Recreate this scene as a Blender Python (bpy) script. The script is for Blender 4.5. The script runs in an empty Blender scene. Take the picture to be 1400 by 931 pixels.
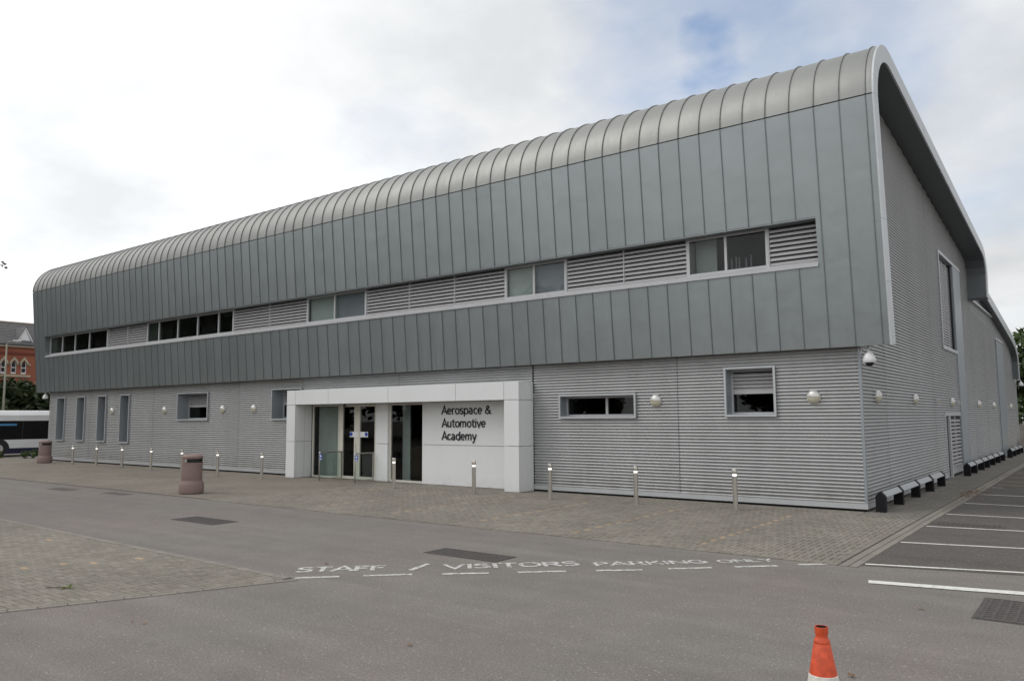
import bpy, bmesh, math, random
from mathutils import Vector, Matrix
from math import sin, cos, pi, radians as rad
random.seed(7)
S = bpy.context.scene
C = S.collection

# ------------------------------------------------------------------ camera
CAM = Vector((4.45, -18.92, 2.15))
yaw, pitch, roll = -0.64985, 0.0986254, -0.00631
fw = Vector((sin(yaw)*cos(pitch), cos(yaw)*cos(pitch), sin(pitch)))
rt = Vector((cos(yaw), -sin(yaw), 0)); up = rt.cross(fw)
r2 = cos(roll)*rt + sin(roll)*up; u2 = -sin(roll)*rt + cos(roll)*up
cd = bpy.data.cameras.new('camera'); co = bpy.data.objects.new('camera', cd); C.objects.link(co)
M = Matrix((r2, u2, -fw)).transposed().to_4x4(); M.translation = CAM
co.matrix_world = M
cd.sensor_width = 36; cd.lens = 1066.72/1400*36; cd.clip_start = .1; cd.clip_end = 3000
S.camera = co
S.view_settings.view_transform = 'Standard'; S.view_settings.look = 'None'
S.view_settings.exposure = 0.28; S.view_settings.gamma = 1

# ------------------------------------------------------------------ sky and sun
SUN_EL, SUN_AZ = rad(48), rad(228)           # azimuth clockwise from +Y: behind the camera, to the left
W = bpy.data.worlds.new('World'); S.world = W; W.use_nodes = True
nt = W.node_tree; nt.nodes.clear()
def wn(t, **k):
    n = nt.nodes.new(t)
    for a, b in k.items(): setattr(n, a, b)
    return n
def wl(a, b): nt.links.new(a, b)
def wmath(op, a, b=None, clamp=False):
    n = wn('ShaderNodeMath', operation=op, use_clamp=clamp)
    for i, v in enumerate((a, b)):
        if v is None: continue
        if isinstance(v, (int, float)): n.inputs[i].default_value = v
        else: wl(v, n.inputs[i])
    return n.outputs[0]
sky = wn('ShaderNodeTexSky', sky_type='NISHITA', sun_disc=False)
sky.sun_elevation = SUN_EL; sky.sun_rotation = SUN_AZ
bg1 = wn('ShaderNodeBackground'); bg1.inputs[1].default_value = .15; wl(sky.outputs[0], bg1.inputs[0])
tc = wn('ShaderNodeTexCoord'); D = tc.outputs['Generated']
sep = wn('ShaderNodeSeparateXYZ'); wl(D, sep.inputs[0])
den = wmath('ADD', wmath('MAXIMUM', sep.outputs[2], 0.0), .30)
cmb = wn('ShaderNodeCombineXYZ')
wl(wmath('DIVIDE', sep.outputs[0], den), cmb.inputs[0]); wl(wmath('DIVIDE', sep.outputs[1], den), cmb.inputs[1])
n1 = wn('ShaderNodeTexNoise'); n1.inputs['Scale'].default_value = 1.5; n1.inputs['Detail'].default_value = 7; n1.inputs['Roughness'].default_value = .55
wl(cmb.outputs[0], n1.inputs['Vector'])
n2 = wn('ShaderNodeTexNoise'); n2.inputs['Scale'].default_value = 3.4; n2.inputs['Detail'].default_value = 6; n2.inputs['Roughness'].default_value = .5
mp = wn('ShaderNodeMapping'); mp.inputs['Location'].default_value = (3.1, 7.7, 0); wl(cmb.outputs[0], mp.inputs[0]); wl(mp.outputs[0], n2.inputs['Vector'])
# gaps of blue between the clouds
gap = None
for d, rr in (((-.335, .83, .425), .075), ((-.215, .845, .495), .085), ((-.27, .82, .50), .05), ((-.02, .93, .34), .045), ((.05, .94, .40), .03), ((.35, -.5, .8), .35), ((.8, .2, .55), .3)):
    dv = Vector(d).normalized()
    vd = wn('ShaderNodeVectorMath', operation='DISTANCE'); wl(D, vd.inputs[0]); vd.inputs[1].default_value = dv
    dd = wmath('ADD', vd.outputs['Value'], wmath('MULTIPLY', wmath('SUBTRACT', n2.outputs[0], .5), .30))
    g = wmath('SUBTRACT', 1.0, wmath('DIVIDE', dd, rr), clamp=True)
    gap = g if gap is None else wmath('MAXIMUM', gap, g)
gap = wmath('MULTIPLY', gap, 1.0, clamp=True)
for d, rr, mxv in (((-.28, .83, .47), .28, .42), ((.0, .94, .33), .22, .22), ((-.62, .68, .36), .10, .12)):      # thinner cloud with blue showing through
    vd = wn('ShaderNodeVectorMath', operation='DISTANCE'); wl(D, vd.inputs[0]); vd.inputs[1].default_value = Vector(d).normalized()
    dd = wmath('ADD', vd.outputs['Value'], wmath('MULTIPLY', wmath('SUBTRACT', n2.outputs[0], .5), .7))
    gap = wmath('MAXIMUM', gap, wmath('MULTIPLY', wmath('SUBTRACT', 1.0, wmath('DIVIDE', dd, rr), clamp=True), mxv*1.6))
# thickness of the cloud: grey and white
mr = wn('ShaderNodeMapRange'); mr.inputs[1].default_value = .36; mr.inputs[2].default_value = .64; mr.inputs[3].default_value = 0; mr.inputs[4].default_value = 1
wl(n1.outputs[0], mr.inputs[0])
ramp = wn('ShaderNodeValToRGB'); wl(mr.outputs[0], ramp.inputs[0])
ramp.color_ramp.elements[0].color = (.68, .70, .72, 1); ramp.color_ramp.elements[1].color = (.96, .962, .962, 1)
az = wmath('SUBTRACT', wmath('SUBTRACT', 1.04, wmath('MULTIPLY', sep.outputs[0], .14)), wmath('MULTIPLY', sep.outputs[1], .27))      # clouds are thinner towards the sun
cc = wn('ShaderNodeMix', data_type='RGBA', blend_type='MULTIPLY'); cc.inputs[0].default_value = 1
wl(ramp.outputs[0], cc.inputs[6]); 
azc = wn('ShaderNodeCombineXYZ'); [wl(az, azc.inputs[i]) for i in range(3)]; wl(azc.outputs[0], cc.inputs[7])
bg2 = wn('ShaderNodeBackground'); wl(cc.outputs[2], bg2.inputs[0]); bg2.inputs[1].default_value = 1.0
mx = wn('ShaderNodeMixShader'); wl(gap, mx.inputs[0]); wl(bg2.outputs[0], mx.inputs[1]); wl(bg1.outputs[0], mx.inputs[2])
ow = wn('ShaderNodeOutputWorld'); wl(mx.outputs[0], ow.inputs[0])
sl = bpy.data.lights.new('sun', 'SUN'); sl.energy = .75; sl.angle = rad(25); sl.color = (1, .97, .92)
so = bpy.data.objects.new('sun', sl); C.objects.link(so)
sd = Vector((sin(SUN_AZ)*cos(SUN_EL), cos(SUN_AZ)*cos(SUN_EL), sin(SUN_EL)))
so.rotation_euler = (-sd).to_track_quat('-Z', 'Y').to_euler(); so.location = sd*60

# ------------------------------------------------------------------ materials
class NT:
    def __init__(s, name):
        s.m = bpy.data.materials.new(name); s.m.use_nodes = True; s.t = s.m.node_tree
        s.b = s.t.nodes['Principled BSDF']; s.o = s.t.nodes['Material Output']
    def n(s, t, **k):
        x = s.t.nodes.new(t)
        for a, b in k.items(): setattr(x, a, b)
        return x
    def l(s, a, b): s.t.links.new(a, b)
    def noise(s, scale, detail=4, rough=.55, vec=None, stretch=None):
        x = s.n('ShaderNodeTexNoise'); x.inputs['Scale'].default_value = scale; x.inputs['Detail'].default_value = detail; x.inputs['Roughness'].default_value = rough
        v = vec or s.n('ShaderNodeTexCoord').outputs['Object']
        if stretch:
            mm = s.n('ShaderNodeMapping'); mm.inputs['Scale'].default_value = stretch; s.l(v, mm.inputs[0]); v = mm.outputs[0]
        s.l(v, x.inputs['Vector']); return x.outputs[0]
    def rng(s, v, a, b, c, d):
        x = s.n('ShaderNodeMapRange'); s.l(v, x.inputs[0])
        for i, q in enumerate((a, b, c, d)): x.inputs[i+1].default_value = q
        return x.outputs[0]
    def math(s, op, a, b):
        x = s.n('ShaderNodeMath', operation=op)
        for i, v in enumerate((a, b)):
            if isinstance(v, (int, float)): x.inputs[i].default_value = v
            else: s.l(v, x.inputs[i])
        return x.outputs[0]
    def mul(s, col, v):           # colour times scalar
        x = s.n('ShaderNodeVectorMath', operation='SCALE')
        if isinstance(col, tuple): x.inputs[0].default_value = col[:3]
        else: s.l(col, x.inputs[0])
        s.l(v, x.inputs['Scale']); return x.outputs[0]
    def mix(s, f, a, b):
        x = s.n('ShaderNodeMix', data_type='RGBA')
        if isinstance(f, (int, float)): x.inputs[0].default_value = f
        else: s.l(f, x.inputs[0])
        for i, v in ((6, a), (7, b)):
            if isinstance(v, tuple): x.inputs[i].default_value = (*v[:3], 1)
            else: s.l(v, x.inputs[i])
        return x.outputs[2]
    def bump(s, h, strength=.3, dist=.01):
        x = s.n('ShaderNodeBump'); x.inputs['Strength'].default_value = strength; x.inputs['Distance'].default_value = dist
        s.l(h, x.inputs['Height']); s.l(x.outputs[0], s.b.inputs['Normal'])
    def rnd(s): return s.n('ShaderNodeObjectInfo').outputs['Random']
    def attr(s, nm): return s.n('ShaderNodeAttribute', attribute_name=nm).outputs['Fac']
    def base(s, c):
        if isinstance(c, tuple): s.b.inputs['Base Color'].default_value = (*c[:3], 1)
        else: s.l(c, s.b.inputs['Base Color'])
    def set(s, rough=.5, metal=0, spec=.5):
        s.b.inputs['Roughness'].default_value = rough; s.b.inputs['Metallic'].default_value = metal
        s.b.inputs['Specular IOR Level'].default_value = spec
        return s

def simple(name, col, rough=.5, metal=0, var=.12, scale=6, spec=.5, rnd=0., stretch=None, bump=0):
    k = NT(name).set(rough, metal, spec)
    f = k.rng(k.noise(scale, 5, stretch=stretch), .25, .75, 1-var, 1+var)
    if rnd: f = k.math('MULTIPLY', f, k.rng(k.rnd(), 0, 1, 1-rnd, 1+rnd))
    k.base(k.mul(col, f))
    if bump: k.bump(k.noise(scale*4, 4), bump)
    return k.m

def mk_asphalt(name, col, warm):
    k = NT(name).set(.9, 0, .3)
    v = k.n('ShaderNodeTexCoord').outputs['Object']
    fine = k.noise(95, 3, .7, v); big = k.noise(.22, 5, .6, v); mid = k.noise(1.7, 5, .6, v)
    streak = k.noise(.6, 4, .6, v, (.25, 1.6, 1))
    f = k.math('MULTIPLY', k.rng(fine, .25, .75, .40, 1.60), k.rng(mid, .3, .7, .93, 1.07))
    f = k.math('MULTIPLY', f, k.rng(streak, .3, .7, .93, 1.07))
    vo = k.n('ShaderNodeTexVoronoi'); vo.inputs['Scale'].default_value = 60; k.l(v, vo.inputs['Vector'])
    st = k.rng(vo.outputs['Color'], .86, .93, 0, .75)     # pale stones in the wearing course
    c = k.mul(k.mix(k.rng(big, .38, .62, 0, 1), col, warm), f)
    ag = k.noise(38, 2, .6, v); c = k.mul(c, k.rng(ag, .3, .7, .80, 1.20))
    oil = k.noise(1.1, 7, .72, v); c = k.mix(k.rng(oil, .63, .74, 0, .45), c, (.075, .070, .066))      # drips and old stains
    tyre = k.noise(1.0, 5, .6, v, (.12, 2.4, 1)); c = k.mul(c, k.rng(tyre, .35, .7, 1.04, .92))
    k.base(k.mix(st, c, (.33, .32, .30)))
    k.bump(fine, .35, .006)
    return k.m

def mk_zinc(name, col, rough=.46):
    k = NT(name).set(rough, .72, .5)
    g = k.n('ShaderNodeNewGeometry').outputs['Position']
    a = k.noise(.5, 5, .6, g); b = k.noise(2.2, 6, .65, g, (3, 3, .35))
    f = k.math('MULTIPLY', k.rng(a, .3, .7, .96, 1.04), k.rng(b, .3, .7, .975, 1.03))
    f = k.math('MULTIPLY', f, k.rng(k.rnd(), 0, 1, .955, 1.035))
    k.base(k.mul(col, f))
    k.l(k.rng(b, .3, .7, rough-.03, rough+.05), k.b.inputs['Roughness'])
    k.bump(k.noise(1.3, 3, .5, g), .32, .05)               # oil-canning of thin sheet
    return k.m

def mk_glass(name, tint=(.75, .80, .78), refl=1.0):
    m = bpy.data.materials.new(name); m.use_nodes = True; t = m.node_tree; t.nodes.clear()
    tr = t.nodes.new('ShaderNodeBsdfTransparent'); tr.inputs[0].default_value = (*tint, 1)
    gl = t.nodes.new('ShaderNodeBsdfGlossy'); gl.inputs['Roughness'].default_value = .015; gl.inputs[0].default_value = (refl, refl, refl, 1)
    fr = t.nodes.new('ShaderNodeFresnel'); fr.inputs[0].default_value = 1.58
    mxx = t.nodes.new('ShaderNodeMixShader'); o = t.nodes.new('ShaderNodeOutputMaterial')
    ge = t.nodes.new('ShaderNodeNewGeometry'); ml = t.nodes.new('ShaderNodeMath'); ml.operation = 'MULTIPLY'; iv = t.nodes.new('ShaderNodeMath'); iv.operation = 'SUBTRACT'; iv.inputs[0].default_value = 1
    t.links.new(ge.outputs['Backfacing'], iv.inputs[1]); t.links.new(fr.outputs[0], ml.inputs[0]); t.links.new(iv.outputs[0], ml.inputs[1])
    t.links.new(ml.outputs[0], mxx.inputs[0]); t.links.new(tr.outputs[0], mxx.inputs[1]); t.links.new(gl.outputs[0], mxx.inputs[2]); t.links.new(mxx.outputs[0], o.inputs[0])
    return m

def mk_paver(name, c1, c2, rnd=.22):
    k = NT(name).set(.9, 0, .25)
    v = k.n('ShaderNodeTexCoord').outputs['Object']
    t = k.math('FRACT', k.math('ADD', k.attr('tone'), k.rnd()), 0); t = k.rng(t, 0, 1, -.1, 1.1)
    g = k.n('ShaderNodeNewGeometry').outputs['Position']
    big = k.noise(.5, 5, .6, g); fine = k.noise(70, 3, .6, g)
    c = k.mix(k.math('MAXIMUM', k.math('MINIMUM', t, 1.0), 0.0), c1, c2); moss = k.rng(k.noise(.9, 6, .7, g), .60, .76, 0, .22); c = k.mix(moss, c, (.10, .095, .06))
    f = k.math('MULTIPLY', k.rng(big, .3, .7, .86, 1.12), k.rng(fine, .25, .75, .75, 1.25))
    k.base(k.mul(c, f)); k.bump(fine, .3, .004)
    return k.m

def mk_leaf(name, a, b):
    k = NT(name).set(.55, 0, .35)
    k.base(k.mix(k.attr('tone'), a, b))
    k.b.inputs['Subsurface Weight'].default_value = 0
    return k.m

MT = {}
MT['asphalt'] = mk_asphalt('worn_asphalt', (.182, .169, .153), (.192, .168, .156))
MT['asphalt_dark'] = mk_asphalt('car_park_asphalt', (.098, .089, .081), (.105, .093, .085))
MT['patch'] = mk_asphalt('patch_asphalt', (.075, .069, .064), (.080, .074, .068))
MT['zinc'] = mk_zinc('zinc_sheet', (.285, .309, .312), .42)
MT['zinc_roof'] = mk_zinc('zinc_roof_sheet', (.275, .278, .266), .52)
MT['roof_seam'] = simple('roof_seam', (.25, .252, .245), .5, .5, .1)
MT['zinc_seam'] = simple('zinc_seam', (.20, .22, .225), .5, .6, .1)
MT['soffit'] = simple('soffit_sheet', (.115, .125, .13), .55, .2, .06, 2)
MT['dark'] = simple('dark_void', (.02, .021, .022), .8, 0, .1)
MT['fascia'] = simple('fascia_sheet', (.50, .52, .53), .42, .25, .05, 1.5, rnd=.03)
def mk_corr():
    k = NT('silver_corrugated_sheet').set(.44, .35, .5)
    g = k.n('ShaderNodeNewGeometry').outputs['Position']
    streak = k.noise(1.0, 6, .65, g, (2.2, 2.2, .10)); big = k.noise(.45, 4, .55, g); spot = k.noise(9, 5, .7, g)
    sp = k.n('ShaderNodeSeparateXYZ'); k.l(g, sp.inputs[0])
    splash = k.math('MULTIPLY', k.rng(sp.outputs[2], .1, .75, 1, 0), k.rng(k.noise(3.5, 5, .7, g, (1, 1, .5)), .38, .72, 0, .55))
    f = k.math('MULTIPLY', k.rng(streak, .3, .7, .92, 1.06), k.math('MULTIPLY', k.rng(big, .3, .7, .95, 1.05), k.rng(spot, .3, .75, 1.02, .95)))
    f = k.math('MULTIPLY', f, k.rng(k.rnd(), 0, 1, .97, 1.03))
    k.base(k.mix(splash, k.mul((.455, .458, .458), f), (.20, .18, .15)))
    k.l(k.rng(streak, .3, .7, .40, .50), k.b.inputs['Roughness'])
    k.bump(k.noise(.5, 1, .5, g), .12, .05)
    return k.m
MT['corr'] = mk_corr()
MT['trim'] = simple('silver_trim', (.50, .51, .52), .42, .3, .05, 2)
MT['frame'] = simple('window_frame_paint', (.46, .46, .47), .45, .15, .04, 3)
MT['slat'] = simple('louvre_paint', (.40, .39, .397), .45, .15, .04, 3, rnd=.04)
MT['reveal'] = simple('reveal_sheet', (.30, .325, .345), .45, .25, .05, 2)
def mk_white():
    k = NT('white_panel').set(.38, 0, .5)
    g = k.n('ShaderNodeNewGeometry').outputs['Position']
    f = k.math('MULTIPLY', k.rng(k.noise(1.0, 6, .65, g, (3, 3, .3)), .35, .75, 1.008, .985), k.rng(k.noise(.7, 4, .5, g), .3, .7, .98, 1.02))
    f = k.math('MULTIPLY', f, k.rng(k.rnd(), 0, 1, .985, 1.01))
    sp = k.n('ShaderNodeSeparateXYZ'); k.l(g, sp.inputs[0])
    splash = k.math('MULTIPLY', k.rng(sp.outputs[2], .02, .40, 1, 0), k.rng(k.noise(5, 5, .7, g), .4, .7, .0, .28))
    k.base(k.mix(splash, k.mul((.715, .725, .72), f), (.36, .33, .28))); return k.m
MT['white'] = mk_white()
MT['cream'] = simple('cream_frame', (.60, .58, .51), .45, 0, .06)
MT['glass'] = mk_glass('window_glass', (.78, .80, .79), .45); MT['glass_clear'] = mk_glass('clear_glass', (.86, .91, .89), .9)
MT['room'] = simple('room_wall', (.36, .40, .36), .9, 0, .1, 1)
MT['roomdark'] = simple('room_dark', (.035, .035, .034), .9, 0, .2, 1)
MT['blind_pale'] = simple('blind_pale', (.60, .66, .64), .8, 0, .06, 2); MT['blind_blue'] = simple('blind_blue', (.40, .42, .47), .8, 0, .06, 2)
MT['black'] = simple('black_lettering', (.012, .012, .013), .45)
MT['steel'] = simple('brushed_steel', (.50, .47, .42), .33, .75, .08, 30, stretch=(1, 1, .1))
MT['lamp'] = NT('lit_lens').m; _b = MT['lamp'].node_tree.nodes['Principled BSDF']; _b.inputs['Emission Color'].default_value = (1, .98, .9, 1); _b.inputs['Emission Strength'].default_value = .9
MT['granite'] = simple('red_granite_concrete', (.235, .165, .148), .75, 0, .3, 60, bump=.2)
MT['cone'] = simple('orange_plastic', (.58, .075, .024), .55, 0, .26, 22, bump=.08)
MT['sleeve'] = simple('white_sleeve', (.62, .60, .55), .45, 0, .25, 22, stretch=(1, 1, .2))
MT['rubber'] = simple('black_rubber', (.014, .014, .016), .6, 0, .2, 20)
MT['paint_black'] = simple('black_post', (.009, .009, .011), .6, 0, .2, 12, spec=.2)
MT['plate'] = simple('grey_rail_plate', (.36, .37, .38), .45, .3, .12, 7)
MT['hood'] = simple('lamp_hood', (.56, .55, .53), .35, .4, .06); MT['diffuser'] = simple('lamp_diffuser', (.52, .49, .38), .3, 0, .1)
MT['camwhite'] = simple('camera_housing', (.70, .70, .70), .3, 0, .04)
MT['paver'] = mk_paver('brown_paver', (.200, .180, .152), (.245, .222, .190))
MT['paver_grey'] = mk_paver('grey_paver', (.165, .152, .133), (.195, .180, .158))
MT['paver_ylw'] = mk_paver('yellow_paver', (.33, .245, .165), (.40, .30, .205))
MT['kerbstone'] = simple('kerb_concrete', (.225, .205, .175), .85, 0, .2, 14, rnd=.08, bump=.1)
MT['grout'] = simple('sand_joint', (.055, .049, .040), .95, 0, .25, 6)
def mk_brickfield(name, c1, c2, mortar):
    k = NT(name).set(.9, 0, .25)
    b = k.n('ShaderNodeTexBrick'); b.inputs['Scale'].default_value = 1
    k.l(k.n('ShaderNodeTexCoord').outputs['Object'], b.inputs['Vector'])
    b.inputs['Color1'].default_value = (*c1, 1); b.inputs['Color2'].default_value = (*c2, 1); b.inputs['Mortar'].default_value = (*mortar, 1)
    b.inputs['Brick Width'].default_value = .2; b.inputs['Row Height'].default_value = .1; b.inputs['Mortar Size'].default_value = .006
    k.base(k.mul(b.outputs['Color'], k.rng(k.noise(.5, 5), .3, .7, .86, 1.12)))
    return k.m
MT['pavefield'] = mk_brickfield('far_paving', (.205, .180, .149), (.243, .216, .180), (.10, .09, .075))
MT['greyfield'] = mk_brickfield('far_grey_paving', (.168, .155, .136), (.192, .177, .156), (.09, .085, .07))
def mk_paint(name, col, wear, lo=.45, hi=.6):
    k = NT(name).set(.7, 0, .3)
    v = k.n('ShaderNodeTexCoord').outputs['Object']
    w = k.rng(k.noise(13, 6, .7, v), lo, hi, 0, wear)
    k.base(k.mix(w, k.mul(col, k.rng(k.noise(40, 3, .6, v), .2, .8, .85, 1.1)), (.165, .152, .142)))
    return k.m
MT['paint'] = mk_paint('road_paint', (.62, .61, .57), .75); MT['paint_worn'] = mk_paint('worn_road_paint', (.60, .585, .565), .9, .47, .62); MT['paint_ylw'] = mk_paint('yellow_road_paint', (.42, .34, .12), .7)
MT['paint_fresh'] = mk_paint('fresh_road_paint', (.72, .71, .66), .35, .5, .65)
MT['bark'] = simple('bark', (.085, .065, .048), .9, 0, .3, 12, bump=.4)
MT['leaf'] = mk_leaf('dark_leaves', (.022, .038, .011), (.065, .100, .028)); MT['leaf_dk'] = mk_leaf('hedge_leaves', (.018, .028, .009), (.050, .068, .022))
MT['leaf_ylw'] = mk_leaf('yellow_green_leaves', (.10, .13, .022), (.20, .23, .045)); MT['leaf_bush'] = mk_leaf('bush_leaves', (.05, .085, .02), (.11, .16, .04))
MT['redbrick'] = None
def mk_redbrick():
    k = NT('red_brick').set(.9, 0, .2)
    b = k.n('ShaderNodeTexBrick'); b.inputs['Scale'].default_value = 1
    mm = k.n('ShaderNodeMapping'); mm.inputs['Rotation'].default_value = (rad(90), 0, rad(90)); k.l(k.n('ShaderNodeTexCoord').outputs['Object'], mm.inputs[0])
    k.l(mm.outputs[0], b.inputs['Vector'])
    b.inputs['Color1'].default_value = (.36, .068, .026, 1); b.inputs['Color2'].default_value = (.45, .094, .036, 1); b.inputs['Mortar'].default_value = (.30, .11, .07, 1)
    b.inputs['Brick Width'].default_value = .225; b.inputs['Row Height'].default_value = .075; b.inputs['Mortar Size'].default_value = .01
    k.base(k.mul(b.outputs['Color'], k.rng(k.noise(.6, 5), .3, .7, .85, 1.12))); return k.m
MT['redbrick'] = mk_redbrick()
MT['brickband'] = simple('dark_brick_band', (.17, .045, .03), .9, 0, .2, 5)
MT['stone'] = simple('buff_stone', (.42, .36, .26), .85, 0, .12, 5)
MT['slate'] = simple('roof_slate', (.085, .080, .082), .7, 0, .3, 3, rnd=.1)
MT['wwood'] = simple('white_joinery', (.70, .70, .69), .5, 0, .05)
MT['buswhite'] = simple('bus_white', (.74, .745, .75), .3, 0, .05, 2); MT['busblue'] = simple('bus_navy', (.012, .014, .045), .35, 0, .1)
MT['buscyan'] = simple('bus_blue_strip', (.06, .22, .42), .35, 0, .1)
MT['busglass'] = mk_glass('bus_glass', (.35, .36, .38), .5)
MT['blue'] = simple('blue_sticker', (.018, .07, .36), .4, 0, .04); MT['stickwhite'] = simple('white_sticker', (.72, .72, .74), .4, 0, .03)
MT['lamppost'] = simple('lamp_post_paint', (.25, .25, .19), .5, .1, .1)
MT['fence'] = simple('weathered_board', (.20, .185, .165), .85, 0, .2, 3, rnd=.12, stretch=(1, 1, .15))
MT['yellow'] = simple('yellow_plastic', (.62, .34, .03), .45, 0, .08)
MT['brownleaf'] = simple('brown_leaf', (.24, .12, .045), .8, 0, .4, 30, rnd=.3)
MT['iron'] = simple('cast_iron', (.085, .076, .071), .75, .2, .3, 25)

# ------------------------------------------------------------------ mesh builder
class MB:
    def __init__(s): s.v = []; s.f = []; s.t = []
    def add(s, vs, fs, tone=None):
        o = len(s.v); s.v += [tuple(v) for v in vs]; s.f += [tuple(i+o for i in f) for f in fs]
        if tone is not None: s.t += [tone]*len(fs)
        return s
    def box(s, x0, y0, z0, x1, y1, z1):
        return s.add([(x0,y0,z0),(x1,y0,z0),(x1,y1,z0),(x0,y1,z0),(x0,y0,z1),(x1,y0,z1),(x1,y1,z1),(x0,y1,z1)],
                     [(0,3,2,1),(4,5,6,7),(0,1,5,4),(1,2,6,5),(2,3,7,6),(3,0,4,7)])
    def bbox(s, x0, y0, z0, x1, y1, z1, b=.01):        # box with chamfered edges
        bm = bmesh.new(); bmesh.ops.create_cube(bm, size=1)
        for v in bm.verts: v.co = Vector(((x0+x1)/2+v.co.x*(x1-x0), (y0+y1)/2+v.co.y*(y1-y0), (z0+z1)/2+v.co.z*(z1-z0)))
        bmesh.ops.bevel(bm, geom=bm.edges[:], offset=b, segments=2, affect='EDGES')
        bm.verts.index_update(); s.add([v.co[:] for v in bm.verts], [[v.index for v in f.verts] for f in bm.faces]); bm.free(); return s
    def quad(s, a, b, c, d): return s.add([a, b, c, d], [(0,1,2,3)])
    def prism(s, pts, fn, a, b):                        # polygon pts (2D) pushed from a to b; fn(p, t) gives a 3D point
        n = len(pts)
        vs = [fn(p, a) for p in pts] + [fn(p, b) for p in pts]
        return s.add(vs, [tuple(range(n))[::-1], tuple(range(n, 2*n))] + [(i, (i+1) % n, n+(i+1) % n, n+i) for i in range(n)])
    def lathe(s, prof, seg=24, c=(0,0,0), cap=True):
        vs = []; fs = []
        for r, z in prof:
            for k in range(seg): vs.append((c[0]+r*cos(2*pi*k/seg), c[1]+r*sin(2*pi*k/seg), c[2]+z))
        for i in range(len(prof)-1):
            for k in range(seg): fs.append((i*seg+k, i*seg+(k+1) % seg, (i+1)*seg+(k+1) % seg, (i+1)*seg+k))
        if cap: fs.append(tuple(range(seg))[::-1]); fs.append(tuple((len(prof)-1)*seg+k for k in range(seg)))
        return s.add(vs, fs)
    def tube(s, pts, rs, seg=8):
        vs = []; fs = []
        for i, p in enumerate(pts):
            p = Vector(p); d = (Vector(pts[min(i+1, len(pts)-1)])-Vector(pts[max(i-1, 0)])).normalized()
            a = d.orthogonal().normalized() if abs(d.z) > .9 else d.cross(Vector((0,0,1))).normalized(); b = d.cross(a)
            r = rs[i] if isinstance(rs, (list, tuple)) else rs
            vs += [p+a*r*cos(2*pi*k/seg)+b*r*sin(2*pi*k/seg) for k in range(seg)]
        for i in range(len(pts)-1):
            for k in range(seg): fs.append((i*seg+k, i*seg+(k+1) % seg, (i+1)*seg+(k+1) % seg, (i+1)*seg+k))
        fs.append(tuple(range(seg))[::-1]); fs.append(tuple((len(pts)-1)*seg+k for k in range(seg)))
        return s.add(vs, fs)
    def mesh(s, name, mat, smooth=False, recalc=True):
        me = bpy.data.meshes.new(name); me.from_pydata(s.v, [], s.f)
        if recalc:
            bm = bmesh.new(); bm.from_mesh(me); bmesh.ops.recalc_face_normals(bm, faces=bm.faces); bm.to_mesh(me); bm.free()
        if s.t:
            at = me.attributes.new('tone', 'FLOAT', 'FACE'); at.data.foreach_set('value', s.t)
        me.materials.append(mat)
        if smooth:
            me.polygons.foreach_set('use_smooth', [True]*len(me.polygons))
            if smooth is not True: me.set_sharp_from_angle(angle=rad(smooth))
        me.update(); return me
    def build(s, name, mat, parent=None, smooth=False, recalc=True):
        return link(name, s.mesh(name, mat, smooth, recalc), parent)
def link(name, me, parent=None, loc=None):
    o = bpy.data.objects.new(name, me); C.objects.link(o)
    if parent: o.parent = parent
    if loc: o.location = loc
    return o
def tag(o, label=None, cat=None, group=None, kind=None):
    for k, v in (('label', label), ('category', cat), ('group', group), ('kind', kind)):
        if v: o[k] = v
    return o
def empty(name, loc=(0,0,0), rz=0, label=None, cat=None, group=None):
    o = bpy.data.objects.new(name, None); C.objects.link(o); o.location = loc; o.rotation_euler = (0,0,rz); o.empty_display_size = .2
    return tag(o, label, cat, group)
def copy_tree(o, parent=None):
    c = o.copy(); C.objects.link(c); c.parent = parent
    for ch in list(o.children): copy_tree(ch, c)
    return c

# ------------------------------------------------------------------ ground
g = MB(); N = 24
for i in range(N+1):
    for j in range(N+1): g.v.append((-420+840*i/N, -420+840*j/N, 0))
for i in range(N):
    for j in range(N): a = i*(N+1)+j; g.f.append((a, a+N+1, a+N+2, a+1))
tag(g.build('ground', MT['asphalt']), kind='structure')
def sheet(name, pts, z, mat, label=None):
    o = MB().add([(x, y, z) for x, y in pts], [tuple(range(len(pts)))]).build(name, mat, recalc=False)
    if o.data.polygons[0].normal.z < 0: o.data.flip_normals()
    return tag(o, label, kind='structure')
APY = -6.85
apron = sheet('paved_apron', [(-60, APY-.05), (1.20, APY), (1.20, -.9), (.0, -.9), (.0, 0), (-60, 0)], .004, MT['grout'])
walk = sheet('paved_walkway', [(0, -.9), (1.20, -.9), (1.34, 45), (0, 45)], .004, MT['grout'])
TRI = [(-4.40, -12.10), (-26, -11.55), (-26, -22), (-8.45, -22)]
island = sheet('paved_island', TRI, .004, MT['grout'])
sheet('car_park', [(1.46, -6.72), (1.60, 45), (24, 45), (24, -1.0)], .004, MT['asphalt_dark'])

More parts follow.
